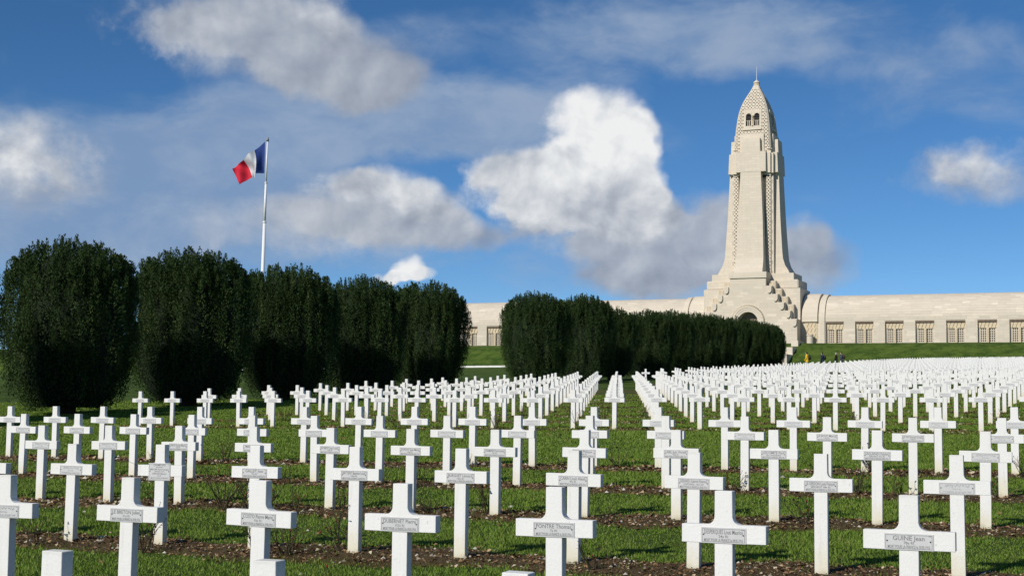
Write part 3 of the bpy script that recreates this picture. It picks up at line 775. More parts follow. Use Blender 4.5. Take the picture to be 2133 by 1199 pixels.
# ------------------------------------------------------------------ flagpole and flag
def make_flag():
    g = grid(-50, 25.45); base = Vector((g[0], g[1], float(gz(*g))))
    top_dir = pixdir(557.5, 287); s = base.y/top_dir.y; top = Vector((0, 0, CAMH))+top_dir*s
    Ht = top.z-base.z
    pole = empty('flagpole', base); lean = (top.x-base.x)/Ht
    def seg(name, z0, z1, r0, r1, mat='pole_white'):
        mb = MB(); 
        mb.lathe([(0, z0), (r0, z0), (r1, z1), (0, z1)], 0, 0, 14); mb.v = [(x+lean*z, y, z) for x, y, z in mb.v]
        return mb.build(name, mat, pole, True)
    z1, z2 = Ht*.655, Ht*.815
    seg('lower_tube', 0, z1, .150, .112); seg('middle_tube', z1, z2, .092, .082); seg('upper_tube', z2, Ht-.25, .06, .052)
    seg('joint_ring', z1-.05, z1+.05, .135, .135); seg('joint_ring', z2-.04, z2+.04, .108, .108)
    seg('pole_cap', Ht-.25, Ht, .10, .09, 'pole_grey'); seg('foot_collar', 0, .12, .32, .30, 'pole_grey')
    m = MB(); m.tube([(lean*Ht-.10, -.02, Ht-.30), (lean*Ht*.9-.13, -.05, Ht*.9), (lean*Ht*.3-.18, -.12, Ht*.3), (lean*1.2-.14, -.14, 1.2)], .006, 4); m.build('halyard', 'pole_grey', pole)
    tag(pole, 'tall white stepped flagpole rising behind the left-hand yews', 'flagpole')
    # flag: sheet whose outline droops in the wind, hoist at the pole
    sc = base.y/F*1.0
    def pt(px, py):
        d = pixdir(px, py); return Vector((0, 0, CAMH))+d*(base.y/d.y)
    topE = [(552.2,295),(543,302),(530,313),(519,322),(507,333),(494,341),(484,351)]
    botE = [(551,361),(543,361.5),(533,363),(529,369),(524.5,368.5),(513,378),(501.5,386.5)]
    nu, nv = 36, 16
    fl = empty('flag', pt(552, 330))
    org = fl.location
    def P(u, v):
        i = min(int(u*6), 5); f = u*6-i
        def cr_(E, i, f):
            p0, p1, p2, p3 = [E[max(0, min(6, j))] for j in (i-1, i, i+1, i+2)]
            return [0.5*((2*p1[k])+(-p0[k]+p2[k])*f+(2*p0[k]-5*p1[k]+4*p2[k]-p3[k])*f*f+(-p0[k]+3*p1[k]-3*p2[k]+p3[k])*f**3) for k in (0, 1)]
        a, b = cr_(topE, i, f), cr_(botE, i, f)
        bulge = math.sin(math.pi*v)
        x = a[0]*(1-v)+b[0]*v + bulge*(4.5*math.sin(u*3.14)*(1 if u < .6 else .5)); y = a[1]*(1-v)+b[1]*v
        q = pt(x, y); dep = .34*math.sin(u*9.5+v*2.4)*min(1, u*3)+.12*math.sin(u*21-v*4+1)*u+.07*math.sin(v*9+u*16)*u
        q.y += dep; return q-org
    for (u0, u1, mat, nm) in ((0, 1/3, 'flag_blue', 'blue_stripe'), (1/3, 2/3, 'flag_white', 'white_stripe'), (2/3, 1, 'flag_red', 'red_stripe')):
        mb = MB(); n = 14
        for i in range(n+1):
            for j in range(nv+1): mb.v.append(tuple(P(u0+(u1-u0)*i/n, j/nv)))
        for i in range(n):
            for j in range(nv): mb.f.append((i*(nv+1)+j, i*(nv+1)+j+1, (i+1)*(nv+1)+j+1, (i+1)*(nv+1)+j))
        mb.build(nm, mat, fl, True)
    tag(fl, 'blue, white and red striped flag blowing left from the pole', 'flag')
make_flag()

# ------------------------------------------------------------------ memorial tower
TOWER = empty('memorial_tower', (TT[0], TT[1], TZ), -TYAW)
tag(TOWER, 'tall pale limestone memorial tower shaped like an upright shell', 'tower')
def ip(z, a): return float(np.interp(z, [p[0] for p in a], [p[1] for p in a]))
R_TAB = [(12.3, 6.35), (12.9, 6.05), (13.8, 5.5), (14.9, 5.15), (16, 5.02), (21.5, 4.66), (28.8, 4.35), (33.4, 4.2), (36.7, 4.1)]
W_TAB = [(12.3, 2.5), (16, 2.36), (21, 2.2), (25, 2.02), (29, 1.82), (33.4, 1.62), (35.8, 1.56)]
OG = [(29, 3.3), (34, 3.25), (35.4, 3.18), (37.5, 3.02), (39.6, 2.78), (40.7, 2.58), (41.7, 2.32), (42.7, 1.97), (43.6, 1.56), (44.6, 1.05), (45.3, .70), (45.8, .50)]
def rot4(mb_mesh, name, parent, faces=(0, 1, 2, 3)):
    for i in faces:
        o = link(name, mb_mesh, parent); o.rotation_euler = (0, 0, i*math.pi/2)
def make_tower():
    zs = [12.3, 12.6, 12.9, 13.3, 13.8, 14.3, 14.9, 16, 18, 20, 22, 24, 26, 28, 29.9]
    mb = MB()
    def ring(z): r, w = ip(z, R_TAB), ip(z, W_TAB); return [(-w, -r, z), (w, -r, z), (w, -2.6, z), (-w, -2.6, z)]
    def stack(zs, f):
        for a, b in zip(zs[:-1], zs[1:]):
            A, B = f(a), f(b)
            for i in ((0, 1), (1, 2), (3, 0)): mb.quad(A[i[0]], A[i[1]], B[i[1]], B[i[0]])
        T = f(zs[-1]); mb.poly(T); T = f(zs[0]); mb.poly(T[::-1])
    stack(zs, ring)
    rot4(mb.mesh('buttress', 'limestone'), 'buttress', TOWER)
    mb = MB(); r = 4.37
    mb.hexa([(-2.65,-r,29.9),(2.65,-r,29.9),(2.65,-2.7,29.9),(-2.65,-2.7,29.9),(-2.6,-r+.14,33.4),(2.6,-r+.14,33.4),(2.6,-2.7,33.4),(-2.6,-2.7,33.4)])
    rot4(mb.mesh('cross_arm', 'limestone'), 'cross_arm', TOWER)
    mb = MB(); mb.hexa([(-1.62,-4.2,33.4),(1.62,-4.2,33.4),(1.62,-2.7,33.4),(-1.62,-2.7,33.4),(-1.55,-4.1,35.8),(1.55,-4.1,35.8),(1.55,-2.7,35.8),(-1.55,-2.7,35.8)])
    rot4(mb.mesh('cross_head', 'limestone_smooth'), 'cross_head', TOWER)
    mb = MB(); mb.box(-2.1, 2.1, -3.42, -2.6, 33.4, 36.7); rot4(mb.mesh('back_slab', 'limestone_smooth'), 'back_slab', TOWER)
    # core and corner capitals
    mb = MB(); mb.hexa([(-2.75,-2.75,10),(2.75,-2.75,10),(2.75,2.75,10),(-2.75,2.75,10),(-2.65,-2.65,29.4),(2.65,-2.65,29.4),(2.65,2.65,29.4),(-2.65,2.65,29.4)])
    mb.build('shaft_core', 'limestone', TOWER)
    mb = MB(); mb.box(2.2, 3.72, -3.72, -2.2, 29.3, 33.6)
    me = mb.mesh('capital', 'limestone_smooth', False, .42, 4); rot4(me, 'corner_capital', TOWER)
    mb = MB(); mb.box(2.3, 3.45, -3.45, -2.3, 33.61, 34.3); rot4(mb.mesh('capital_top', 'limestone_smooth', False, .3, 3), 'capital_top', TOWER)
    # little pilaster with ticks beside each corner strip
    for nm, x0, x1 in (('tick_pilaster', 3.25, 3.72), ):
        mb = MB(); mb.hexa([(x0,-3.0,11),(x1,-3.0,11),(x1,-2.3,11),(x0,-2.3,11),(x0-.1,-2.9,29.3),(x1-.1,-2.9,29.3),(x1-.1,-2.3,29.3),(x0-.1,-2.3,29.3)])
        a = mb.mesh(nm, 'limestone_smooth'); rot4(a, nm, TOWER, (0, 2))
        mb = MB(); mb.hexa([(-x1,-3.0,11),(-x0,-3.0,11),(-x0,-2.3,11),(-x1,-2.3,11),(-x1+.1,-2.9,29.3),(-x0+.1,-2.9,29.3),(-x0+.1,-2.3,29.3),(-x1+.1,-2.3,29.3)])
        a = mb.mesh(nm, 'limestone_smooth'); rot4(a, nm, TOWER, (0, 2))
    mb = MB()
    for s in (-1, 1):
        z = 12.2
        while z < 29:
            for j in range(4):
                zz = z+j*.17; yy = -3.0+.1*(zz-11)/18.3
                mb.box(s*3.44-.10, s*3.44+.10, yy-.012, yy+.05, zz, zz+.06)  # dark raised bars, the shade of shallow notches put into their colour
            z += 1.75
    rot4(mb.mesh('tick_marks', 'recess_shade'), 'tick_marks', TOWER, (0,))
    # pierced ornament strips in the corners
    def pierced(mb, P, xs, zs, hole, depth, skip=None, void=None):
        # grid with sunk cells: P(x, z, d) gives a point d behind the face
        for j in range(len(zs)-1):
            row = xs(0.5*(zs[j]+zs[j+1]))
            for i in range(len(row)-1):
                a, b, c, d = row[i], row[i+1], zs[j], zs[j+1]
                if b-a < 1e-4 or (skip and skip(.5*(a+b), .5*(c+d))): continue
                if hole(i, j, .5*(a+b), .5*(c+d)):
                    o = [P(a,c,0), P(b,c,0), P(b,d,0), P(a,d,0)]; q = [P(a,c,depth), P(b,c,depth), P(b,d,depth), P(a,d,depth)]
                    for k in range(4): mb.quad(o[k], o[(k+1) % 4], q[(k+1) % 4], q[k])
                    (void or mb).quad(*q)  # hole backs coloured near-black in place of the shade inside
                else: mb.quad(P(a,c,0), P(b,c,0), P(b,d,0), P(a,d,0))
    def dots(i, j):
        jj = j % 6
        return (jj in (3, 4) and i in (1, 2, 8, 9)) or (jj in (0, 1) and i in (4, 5, 6))
    def strip(sgn, xo=3.22):
        dw = .55 if xo > 3.1 else .05
        mb = MB(); vd = MB(); zs = np.arange(11.4, 29.35, .105)
        def P(x, z, d): return (x, -3.28+.12*(z-11)/18.3+d, z)
        x0, x1 = (2.46, xo) if sgn > 0 else (-xo, -2.46)
        xs = x0+(x1-x0)*np.array([0, .09, .17, .28, .36, .42, .58, .64, .72, .83, .91, 1.0])
        pierced(mb, P, lambda z: xs, zs, lambda i, j, x, z: dots(i, j), .30, None, vd)
        mb.quad(P(x0, zs[0], 0), P(x0, zs[-1], 0), P(x0, zs[-1], dw), P(x0, zs[0], dw)); mb.quad(P(x1, zs[0], 0), P(x1, zs[0], dw), P(x1, zs[-1], dw), P(x1, zs[-1], 0))
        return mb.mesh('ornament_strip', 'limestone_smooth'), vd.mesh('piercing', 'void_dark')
    for s in (-1, 1):
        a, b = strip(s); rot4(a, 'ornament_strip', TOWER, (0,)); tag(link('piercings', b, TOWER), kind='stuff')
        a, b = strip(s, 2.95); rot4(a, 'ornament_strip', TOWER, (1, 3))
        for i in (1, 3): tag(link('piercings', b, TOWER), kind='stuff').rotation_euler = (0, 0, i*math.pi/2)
    # ogive: four pierced faces closing into a point
    core = MB(); zz = [p[0] for p in OG]; zz = sorted(set(list(np.arange(29, 45.8, .8))+zz))
    for a, b in zip(zz[:-1], zz[1:]):
        ha, hb = ip(a, OG)-.22, ip(b, OG)-.22; ha, hb = max(ha, .2), max(hb, .2)
        A = [(-ha,-ha,a),(ha,-ha,a),(ha,ha,a),(-ha,ha,a)]; B = [(-hb,-hb,b),(hb,-hb,b),(hb,hb,b),(-hb,hb,b)]
        for k in range(4): core.quad(A[k], A[(k+1) % 4], B[(k+1) % 4], B[k])
    core.build('spire_core', 'void_dark', TOWER)  # near-black core paints the darkness behind the pierced faces
    mb = MB(); zs = np.concatenate([np.arange(29.4, 45.75, .105), [45.8]])
    def P(x, z, d): return (x, -ip(z, OG)+d, z)
    sw = .60
    def xs(z):
        h = ip(z, OG); c = max(.12, min(.28, h*.25)); e = h-c
        l = [-e]; x = -5*sw
        full = []
        for s in range(-6, 6):
            x0 = s*sw
            full += [x0+sw*t for t in (0, .09, .31, .37, .63, .69, .91)]
        l += [x for x in full if -e+.02 < x < e-.02] + [e]
        return l
    def hole(i, j, x, z):
        if abs(x) < 1.62 and 37.5 < z < 41.2: return False
        if z > 45.1: return False
        t = (x/sw) % 1.0; jj = j % 6
        if t < .09 or t > .91: return False
        return (jj in (3, 4) and (.09 < t < .31 or .69 < t < .91)) or (jj in (0, 1) and .37 < t < .63)
    vd = MB(); pierced(mb, P, xs, zs, hole, .25, lambda x, z: abs(x) < 1.4 and 37.8 < z < 40.8, vd)
    vd = vd.mesh('piercing', 'void_dark')
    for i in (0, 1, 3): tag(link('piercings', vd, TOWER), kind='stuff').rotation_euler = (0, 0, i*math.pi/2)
    for a, b in zip(zs[:-1], zs[1:]):    # chamfered corner
        ha, hb = ip(a, OG), ip(b, OG); m_ = .5*(a+b); hm = ip(m_, OG); c = max(.12, min(.28, hm*.25))
        mb.quad((hm-c, -ha, a), (ha, -ha+c, a), (hb, -hb+c, b), (hm-c, -hb, b))
    sp_me = mb.mesh('spire_face', 'limestone_smooth'); rot4(sp_me, 'spire_face', TOWER)
    for s in range(-5, 6):      # raised upright bands between the ornament
        mb = MB(); x = s*sw
        for a, b in zip(zs[:-1:6], list(zs[6::6])):
            if ip(b, OG)-.3 < abs(x) or (abs(x) < 1.62 and b > 37.5 and a < 41.2): continue
            ya, yb = -ip(a, OG), -ip(b, OG)
            mb.hexa([(x-.03,ya-.012,a),(x+.03,ya-.012,a),(x+.03,ya+.05,a),(x-.03,ya+.05,a),(x-.03,yb-.012,b),(x+.03,yb-.012,b),(x+.03,yb+.05,b),(x-.03,yb+.05,b)])
        if mb.f: rot4(mb.mesh('spire_band', 'carved_stone'), 'spire_band', TOWER, (0, 1, 3))
    # twin arched belfry openings in each face
    def belfry():
        p = MB(); zb, zt, xw, yf = 37.6, 41.1, 1.55, -3.07
        def Y(z): return yf+.40*max(0, (z-zb)/(zt-zb))**1.6
        ops = [(-.72, .47, 38.15, 39.95), (.72, .47, 38.15, 39.95)]
        n = 62; X = np.linspace(-xw, xw, n+1)
        for a, b in zip(X[:-1], X[1:]):
            m_ = .5*(a+b); o = [q for q in ops if abs(m_-q[0]) < q[1]]
            if not o: p.quad((a,Y(zb),zb),(b,Y(zb),zb),(b,Y(zt),zt),(a,Y(zt),zt))
            else:
                c, hw, z0, z1 = o[0]
                def arch(x): return z1+math.sqrt(max(0, hw*hw-(x-c)**2))
                p.quad((a,Y(zb),zb),(b,Y(zb),zb),(b,Y(z0),z0),(a,Y(z0),z0))
                p.quad((a,Y(arch(a)),arch(a)),(b,Y(arch(b)),arch(b)),(b,Y(zt),zt),(a,Y(zt),zt))
                p.quad((a,Y(arch(a)),arch(a)),(a,Y(arch(a))+.6,arch(a)),(b,Y(arch(b))+.6,arch(b)),(b,Y(arch(b)),arch(b)))
        for c, hw, z0, z1 in ops:
            for s in (-1, 1): x = c+s*hw; p.quad((x,Y(z0),z0),(x,Y(z1),z1),(x,Y(z1)+.6,z1),(x,Y(z0)+.6,z0))
            p.quad((c-hw,Y(z0),z0),(c+hw,Y(z0),z0),(c+hw,Y(z0)+.6,z0),(c-hw,Y(z0)+.6,z0))
        for s in (-1, 1): p.quad((s*xw,Y(zb),zb),(s*xw,Y(zt),zt),(s*xw,Y(zt)+.5,zt),(s*xw,Y(zb)+.5,zb))
        p.quad((-xw,Y(zt),zt),(xw,Y(zt),zt),(xw,Y(zt)+.6,zt),(-xw,Y(zt)+.6,zt))
        return p.mesh('belfry_window', 'limestone_smooth')
    bw = belfry()
    sill = MB(); sill.box(-1.6, 1.6, -3.25, -2.8, 37.42, 37.62); sill = sill.mesh('sill', 'limestone_smooth')
    colm = MB(); colm.lathe([(.16, 38.15), (.16, 38.3), (.12, 38.35), (.12, 39.75), (.18, 39.85), (.2, 40.0), (0, 40.0)], 0, -3.05, 10); colm = colm.mesh('column', 'carved_stone', True)
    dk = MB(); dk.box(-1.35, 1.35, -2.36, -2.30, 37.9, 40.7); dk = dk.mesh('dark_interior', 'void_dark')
    slat = MB(); slat.hexa([(-.45,-2.95,0),(.45,-2.95,0),(.45,-2.6,.16),(-.45,-2.6,.16),(-.45,-2.95,.04),(.45,-2.95,.04),(.45,-2.6,.20),(-.45,-2.6,.20)]); slat = slat.mesh('louvre', 'louvre_grey')
    panel = MB(); 
    for x in (-.15, .15): panel.box(x-.05, x+.05, -2.75, -2.69, 38.15, 39.1)
    panel.box(-.45, .45, -2.74, -2.70, 39.1, 39.16); panel = panel.mesh('shutter', 'limestone_smooth')
    for i in (0, 1, 3):
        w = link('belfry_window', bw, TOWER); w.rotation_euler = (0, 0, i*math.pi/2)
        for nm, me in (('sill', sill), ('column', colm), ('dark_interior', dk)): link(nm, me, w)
        for c in (-.72, .72):
            for k in range(4): l = link('louvre', slat, w); l.location = (c, .25, 39.25+k*.30)
            l = link('shutter', panel, w); l.location = (c, 0, 0)
    mb = MB(); mb.lathe([(.66, 45.5), (.62, 45.6), (.46, 45.65), (.46, 46.25), (.58, 46.3), (.58, 46.42), (.10, 46.85), (0, 46.86)], 0, 0, 12); cap = mb.build('lantern_cap', 'limestone_smooth', TOWER)
    mb = MB()
    for i in range(12): a = i*math.pi/6; mb.box(.47*math.cos(a)-.04, .47*math.cos(a)+.04, .47*math.sin(a)-.04, .47*math.sin(a)+.04, 45.72, 46.2)
    mb.build('lantern_ribs', 'carved_stone', cap)
    MB().lathe([(.05, 46.8), (.035, 48), (.02, 49.3), (0, 49.3)], 0, 0, 6).build('lightning_rod', 'pole_white', TOWER)
    # base mouldings under the shaft
    MB().box(-3.25, 3.25, -6.55, -3, 11.35, 12.35).build('base_moulding', 'limestone_smooth', TOWER)
    for s in (-1, 1):
        x = lambda v: v*s
        def bx(nm, x0, x1, y0, y1, z0, z1, mat='limestone', bv=0): MB().box(min(s*x0, s*x1), max(s*x0, s*x1), y0, y1, z0, z1).build(nm, mat, TOWER, False, bv, 3)
        bx('plinth_step', 3, 7.15, -3.2, 3.2, 11.2, 12.35); bx('plinth_step', 3, 8.0, -3.5, 3.5, 9.7, 11.2, 'limestone', .12); bx('plinth_wall', 3, 8.4, -3.9, 3.9, 0, 9.7)
        # fluted corner blocks stepping down between gable and side plinth
        for i in range(4):
            bx('corner_block', 3.3+i*1.02, 4.5+i*1.02, -5.2, -3.85, 0, 10.9-i*1.35, 'limestone_smooth')
            fl = MB()
            for k in range(4): fl.box(s*(3.55+i*1.02+k*.25)-.05, s*(3.55+i*1.02+k*.25)+.05, -5.28, -5.19, 9.4-i*1.35, 10.75-i*1.35)
            fl.build('fluting', 'carved_stone', TOWER)
    # stepped gable with the great arched doorway
    YF = -6.3; nst = 5; dx, dz = 1.06, 1.42; x_top, z_top = 3.1, 11.4
    def top(x):
        x = abs(x)
        if x <= x_top: return z_top
        return z_top-dz*math.ceil((x-x_top)/dx-1e-9)
    AR, AZ = 1.72, 3.85
    def arch(x): return AZ+math.sqrt(max(0, AR*AR-x*x))
    mb = MB(); XS = sorted(set([round(v, 4) for v in list(np.linspace(-AR, AR, 25))+[s*(x_top+dx*i) for i in range(nst+1) for s in (-1, 1)]]))
    for a, b in zip(XS[:-1], XS[1:]):
        m_ = .5*(a+b); t = top(m_)
        if abs(m_) < AR:
            mb.quad((a,YF,arch(a)),(b,YF,arch(b)),(b,YF,t),(a,YF,t)); mb.quad((a,YF,arch(a)),(a,YF+1.6,arch(a)),(b,YF+1.6,arch(b)),(b,YF,arch(b)))
        else: mb.quad((a,YF,0),(b,YF,0),(b,YF,t),(a,YF,t))
        mb.quad((a,YF,t),(b,YF,t),(b,-3,t),(a,-3,t))
    for i in range(nst+1):
        xx = x_top+dx*i; t1 = z_top-dz*i; t0 = z_top-dz*(i+1) if i < nst else 0
        for s in (-1, 1): mb.quad((s*xx,YF,t0),(s*xx,-3,t0),(s*xx,-3,t1),(s*xx,YF,t1))
    for s in (-1, 1): mb.quad((s*AR,YF,0),(s*AR,YF,AZ),(s*AR,YF+1.6,AZ),(s*AR,YF+1.6,0))
    gable = mb.build('front_gable', 'limestone', TOWER)
    MB().box(-AR, AR, YF+1.55, YF+1.6, 0, AZ+AR).build('doorway', 'recess_shade', TOWER)  # dark sheet painted as the unlit depth of the arch
    for r0, r1, y in ((1.75, 2.06, .06), (2.09, 2.40, .13), (2.43, 2.72, .20)):
        mb = MB(); n = 28
        for i in range(n):
            a, b = math.pi*i/n, math.pi*(i+1)/n
            q = [(r0*math.cos(a), AZ+r0*math.sin(a)), (r1*math.cos(a), AZ+r1*math.sin(a)), (r1*math.cos(b), AZ+r1*math.sin(b)), (r0*math.cos(b), AZ+r0*math.sin(b))]
            mb.prism(q, YF-y, YF+.05)
        mb.build('archivolt', 'limestone_smooth', TOWER)
    stud = MB(); stud.box(-.06, .06, -.24, .02, -.09, .09); stud = stud.mesh('arch_stud', 'carved_stone')
    for i in range(31):
        a = math.pi*(i+.5)/31; o = link('arch_stud', stud, TOWER); o.location = (2.84*math.cos(a), YF, AZ+2.84*math.sin(a)); o.rotation_euler = (0, math.pi/2-a, 0)
    # shield brackets at the steps
    pts = [(-.42, .55), (-.42, -.05)]+[(.42*math.cos(math.pi+math.pi*i/8), -.05+.62*math.sin(math.pi+math.pi*i/8)) for i in range(1, 8)]+[(.42, -.05), (.42, .55)]
    sh = MB().prism(pts, -.16, .02).mesh('shield_bracket', 'limestone_smooth', False, .03)
    for s in (-1, 1):
        for i in range(1, 6):
            o = link('shield_bracket', sh, TOWER); o.location = (s*(x_top+dx*i-.45), YF-.14, z_top-dz*i-.62)
    # ashlar facing on the gable: each block its own piece
    bl = MB().box(-.5, .5, -.012, .02, -.5, .5).mesh('stone_block', 'limestone_block')
    rr = random.Random(5); n = 0; ch = .473
    z = 0.0
    while z < z_top-.1:
        zm = z+ch/2; xm = x_top+dx*max(0, int((z_top-(z+ch)+1e-6)/dz)) if z+ch > z_top-dz*nst else x_top+dx*nst
        x = -xm
        while x < xm-.05:
            w = min(rr.uniform(1.0, 1.9), xm-x)
            if xm-x-w < .35: w = xm-x
            x1 = x+w
            if not ((zm < AZ and x < 2.75 and x1 > -2.75) or (zm >= AZ and any(math.hypot(px, pz-AZ) < 2.92 for px in np.linspace(x, x1, 7) for pz in (z, z+ch))) ) and z > 2.2:
                o = link('stone_block', bl, gable); o.location = (.5*(x+x1), YF+rr.uniform(-.008, .004), zm); o.scale = (w-.018, 1, ch-.016); n += 1
            x = x1
        z += ch
    print('gable blocks', n)
make_tower()

# ------------------------------------------------------------------ cloister wings
WY, WR, WZ = -3.2, 4.45, 4.15     # wall plane, vault radius, springing height
def wing_pt(u, s, e=0):
    """s: metres along the profile from the wall foot; e: outwards"""
    if s <= WZ: return (u, WY-e, s)
    a = (s-WZ)/WR; return (u, WY+WR-(WR+e)*math.cos(a), WZ+(WR+e)*math.sin(a))
def make_wing(sgn):
    root = empty('cloister_wing', (TT[0], TT[1], TZ), -TYAW)
    tag(root, 'long vaulted limestone cloister wing %s of the tower with grilled windows' % ('right' if sgn > 0 else 'left'), 'building', 'vaulted wings of the memorial')
    c0 = 14.05 if sgn > 0 else 14.5; pitch = 4.88
    cen = [c0+pitch*i for i in range(11)]; HW, OZ = 1.5, 3.95
    U0, U1 = 8.2, 68.0
    ss = [0, OZ]+[WZ+WR*math.pi/2*i/14 for i in range(15)]
    wall = MB(); vault = MB()
    def S(u): return sgn*u
    segs = []; u = U0
    for c in cen: segs += [(u, c-HW, False), (c-HW, c+HW, True)]; u = c+HW
    segs.append((u, U1, False))
    for a, b, op in segs:
        if not op: wall.quad(wing_pt(S(a), 0), wing_pt(S(b), 0), wing_pt(S(b), OZ), wing_pt(S(a), OZ))
        else:
            wall.quad((S(a), WY+.95, 0), (S(b), WY+.95, 0), (S(b), WY+.95, OZ), (S(a), WY+.95, OZ))
            for x in (a, b): wall.quad((S(x), WY, 0), (S(x), WY+.95, 0), (S(x), WY+.95, OZ), (S(x), WY, OZ))
            wall.quad((S(a), WY, OZ), (S(b), WY, OZ), (S(b), WY+.95, OZ), (S(a), WY+.95, OZ))
        for p, q in zip(ss[1:-1], ss[2:]): vault.quad(wing_pt(S(a), p), wing_pt(S(b), p), wing_pt(S(b), q), wing_pt(S(a), q))
    yb = WY+2*WR
    for i in range(14):
        a, b = math.pi/2*i/14, math.pi/2*(i+1)/14
        vault.quad((S(U0), WY+WR+WR*math.sin(a), WZ+WR*math.cos(a)), (S(U1), WY+WR+WR*math.sin(a), WZ+WR*math.cos(a)), (S(U1), WY+WR+WR*math.sin(b), WZ+WR*math.cos(b)), (S(U0), WY+WR+WR*math.sin(b), WZ+WR*math.cos(b)))
    wall.quad((S(U0), yb, 0), (S(U1), yb, 0), (S(U1), yb, WZ), (S(U0), yb, WZ))
    prof = [(WY, 0), (WY, WZ)]+[(WY+WR-WR*math.cos(math.pi*i/20), WZ+WR*math.sin(math.pi*i/20)) for i in range(1, 20)]+[(yb, WZ), (yb, 0)]
    wall.poly([(S(U1), y, z) for y, z in prof])
    w_o = wall.build('wall', 'limestone', root); v_o = vault.build('vault', 'limestone', root)
    # window bays
    grille = MB(); gw, gh, nx, nz = .46, 2.55, 3, 7
    for i in range(nx+1): x = -gw+2*gw*i/nx; grille.box(x-.052, x+.052, -.06, .06, 0, gh)
    for j in range(nz+1): z = gh*j/nz; grille.box(-gw-.05, gw+.05, -.055, .055, z-.066, z+.066)
    grille = grille.mesh('grille', 'limestone_smooth')
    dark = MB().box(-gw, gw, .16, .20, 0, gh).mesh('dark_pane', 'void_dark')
    pil = MB(); pil.box(-.19, .19, -.42, .2, 0, 2.62)
    for k in range(7):
        for s in (-1, 1): pil.hexa([(s*.095-.085,-.47,.15+k*.35),(s*.095+.085,-.47,.22+k*.35),(s*.095+.085,-.4,.22+k*.35),(s*.095-.085,-.4,.15+k*.35),(s*.095-.085,-.47,.27+k*.35),(s*.095+.085,-.47,.34+k*.35),(s*.095+.085,-.4,.34+k*.35),(s*.095-.085,-.4,.27+k*.35)])
    pil = pil.mesh('pilaster', 'carved_stone')
    frz = MB(); frz.box(-HW+.03, HW-.03, -.22, .3, 2.62, 3.55)
    for k in range(5):
        x = -1.15+k*.575; frz.prism([(x-.26, 3.5), (x, 2.66), (x+.26, 3.5)], -.33, -.21)
    frz = frz.mesh('carved_frieze', 'carved_stone')
    den = MB()
    for k in range(15): x = -1.36+k*.195; den.box(x-.06, x+.06, -.62, -.1, 3.62, 3.9)
    den = den.mesh('dentils', 'reddish_dentil')
    jam = MB(); 
    jam.box(-.11, .11, -.15, .3, 0, 2.62)
    jam = jam.mesh('jamb', 'limestone_smooth')
    for c in cen:
        if sgn < 0 and not (40 < c < 66): continue
        b = empty('window_bay', (S(c), WY+.68, 0)); b.parent = root
        for nm, me, x in (('grille', grille, -.68), ('grille', grille, .68), ('dark_pane', dark, -.68), ('dark_pane', dark, .68), ('pilaster', pil, 0), ('carved_frieze', frz, 0), ('dentils', den, 0), ('jamb', jam, -1.34), ('jamb', jam, 1.34)):
            o = link(nm, me, b); o.location = (x, 0, .05)
    # ashlar facing
    unit = MB().box(-.5, .5, -.014, .02, -.5, .5).mesh('stone_block', 'limestone_block')
    rr = random.Random(9+sgn); blocks = []; s = 0.0; ch = .46; smax = WZ+WR*math.pi/2-.1
    umax = 50.0 if sgn > 0 else 64
    ustart = 12.6 if sgn > 0 else 8.6
    while s < smax:
        u = ustart
        while u < umax:
            w = rr.uniform(.95, 2.1); a, b = u, u+w; u = b
            parts = [(a, b)]
            if s+ch > .02 and s < OZ:
                for c in cen:
                    nx_ = []
                    for (p, q) in parts:
                        if q <= c-HW or p >= c+HW: nx_.append((p, q))
                        else:
                            if p < c-HW-.15: nx_.append((p, c-HW-.01))
                            if q > c+HW+.15: nx_.append((c+HW+.01, q))
                    parts = nx_
            for p, q in parts:
                if q-p < .2: continue
                if sgn < 0:
                    if not (46 < p < 56 or (s > WZ+2.5 and p < 36)): continue
                blocks.append((p, q, s, min(ch, smax-s+.1)))
        s += ch
    blocks.sort(key=lambda t: t[0] if sgn > 0 else (abs(t[0]-50) if t[0] > 40 else 20+t[0]))
    rest = MB()
    for i, (p, q, s0, h) in enumerate(blocks):
        sm = s0+h/2; P = wing_pt(.5*(p+q)*sgn, sm, rr.uniform(-.004, .010)); ang = 0 if sm <= WZ else (sm-WZ)/WR
        if s0 < WZ < s0+h: ang = 0; P = wing_pt(.5*(p+q)*sgn, WZ-.001, .008); P = (P[0], P[1], sm)
        if i < 300:
            o = link('stone_block', unit, w_o if sm <= WZ else v_o); o.location = P; o.scale = (q-p-.018, 1, h-.016); o.rotation_euler = (-ang, 0, 0)
        else:
            hw, hh = (q-p-.018)/2, (h-.016)/2; ca, sa = math.cos(ang), math.sin(ang)
            pts = []
            for z in (-hh, hh):
                for x, y in ((-hw, -.014), (hw, -.014), (hw, .02), (-hw, .02)): pts.append((P[0]+x, P[1]+y*ca+z*sa, P[2]-y*sa+z*ca))
            rest.hexa(pts)
    if rest.f: tag(rest.build('stone_blocks', 'limestone_block', root), kind='stuff')
    print('wing', sgn, len(blocks))
    # raised end bay beside the tower: two curved ribs
    def rib(u0, u1, e, nm):
        mb = MB(); q = [WZ*.0, WZ]+[WZ+WR*math.pi/2*i/12 for i in range(1, 15)]
        for p, r_ in zip(q[:-1], q[1:]):
            A, B, C_, D = wing_pt(S(u0), p, e), wing_pt(S(u1), p, e), wing_pt(S(u1), r_, e), wing_pt(S(u0), r_, e); mb.quad(A, B, C_, D)
            for u in (u0, u1): mb.quad(wing_pt(S(u), p, e), wing_pt(S(u), p, -.2), wing_pt(S(u), r_, -.2), wing_pt(S(u), r_, e))
        mb.build(nm, 'limestone_smooth', root)
    mb = MB(); q = [WZ-.2]+[WZ+WR*math.pi/2*i/12 for i in range(1, 15)]
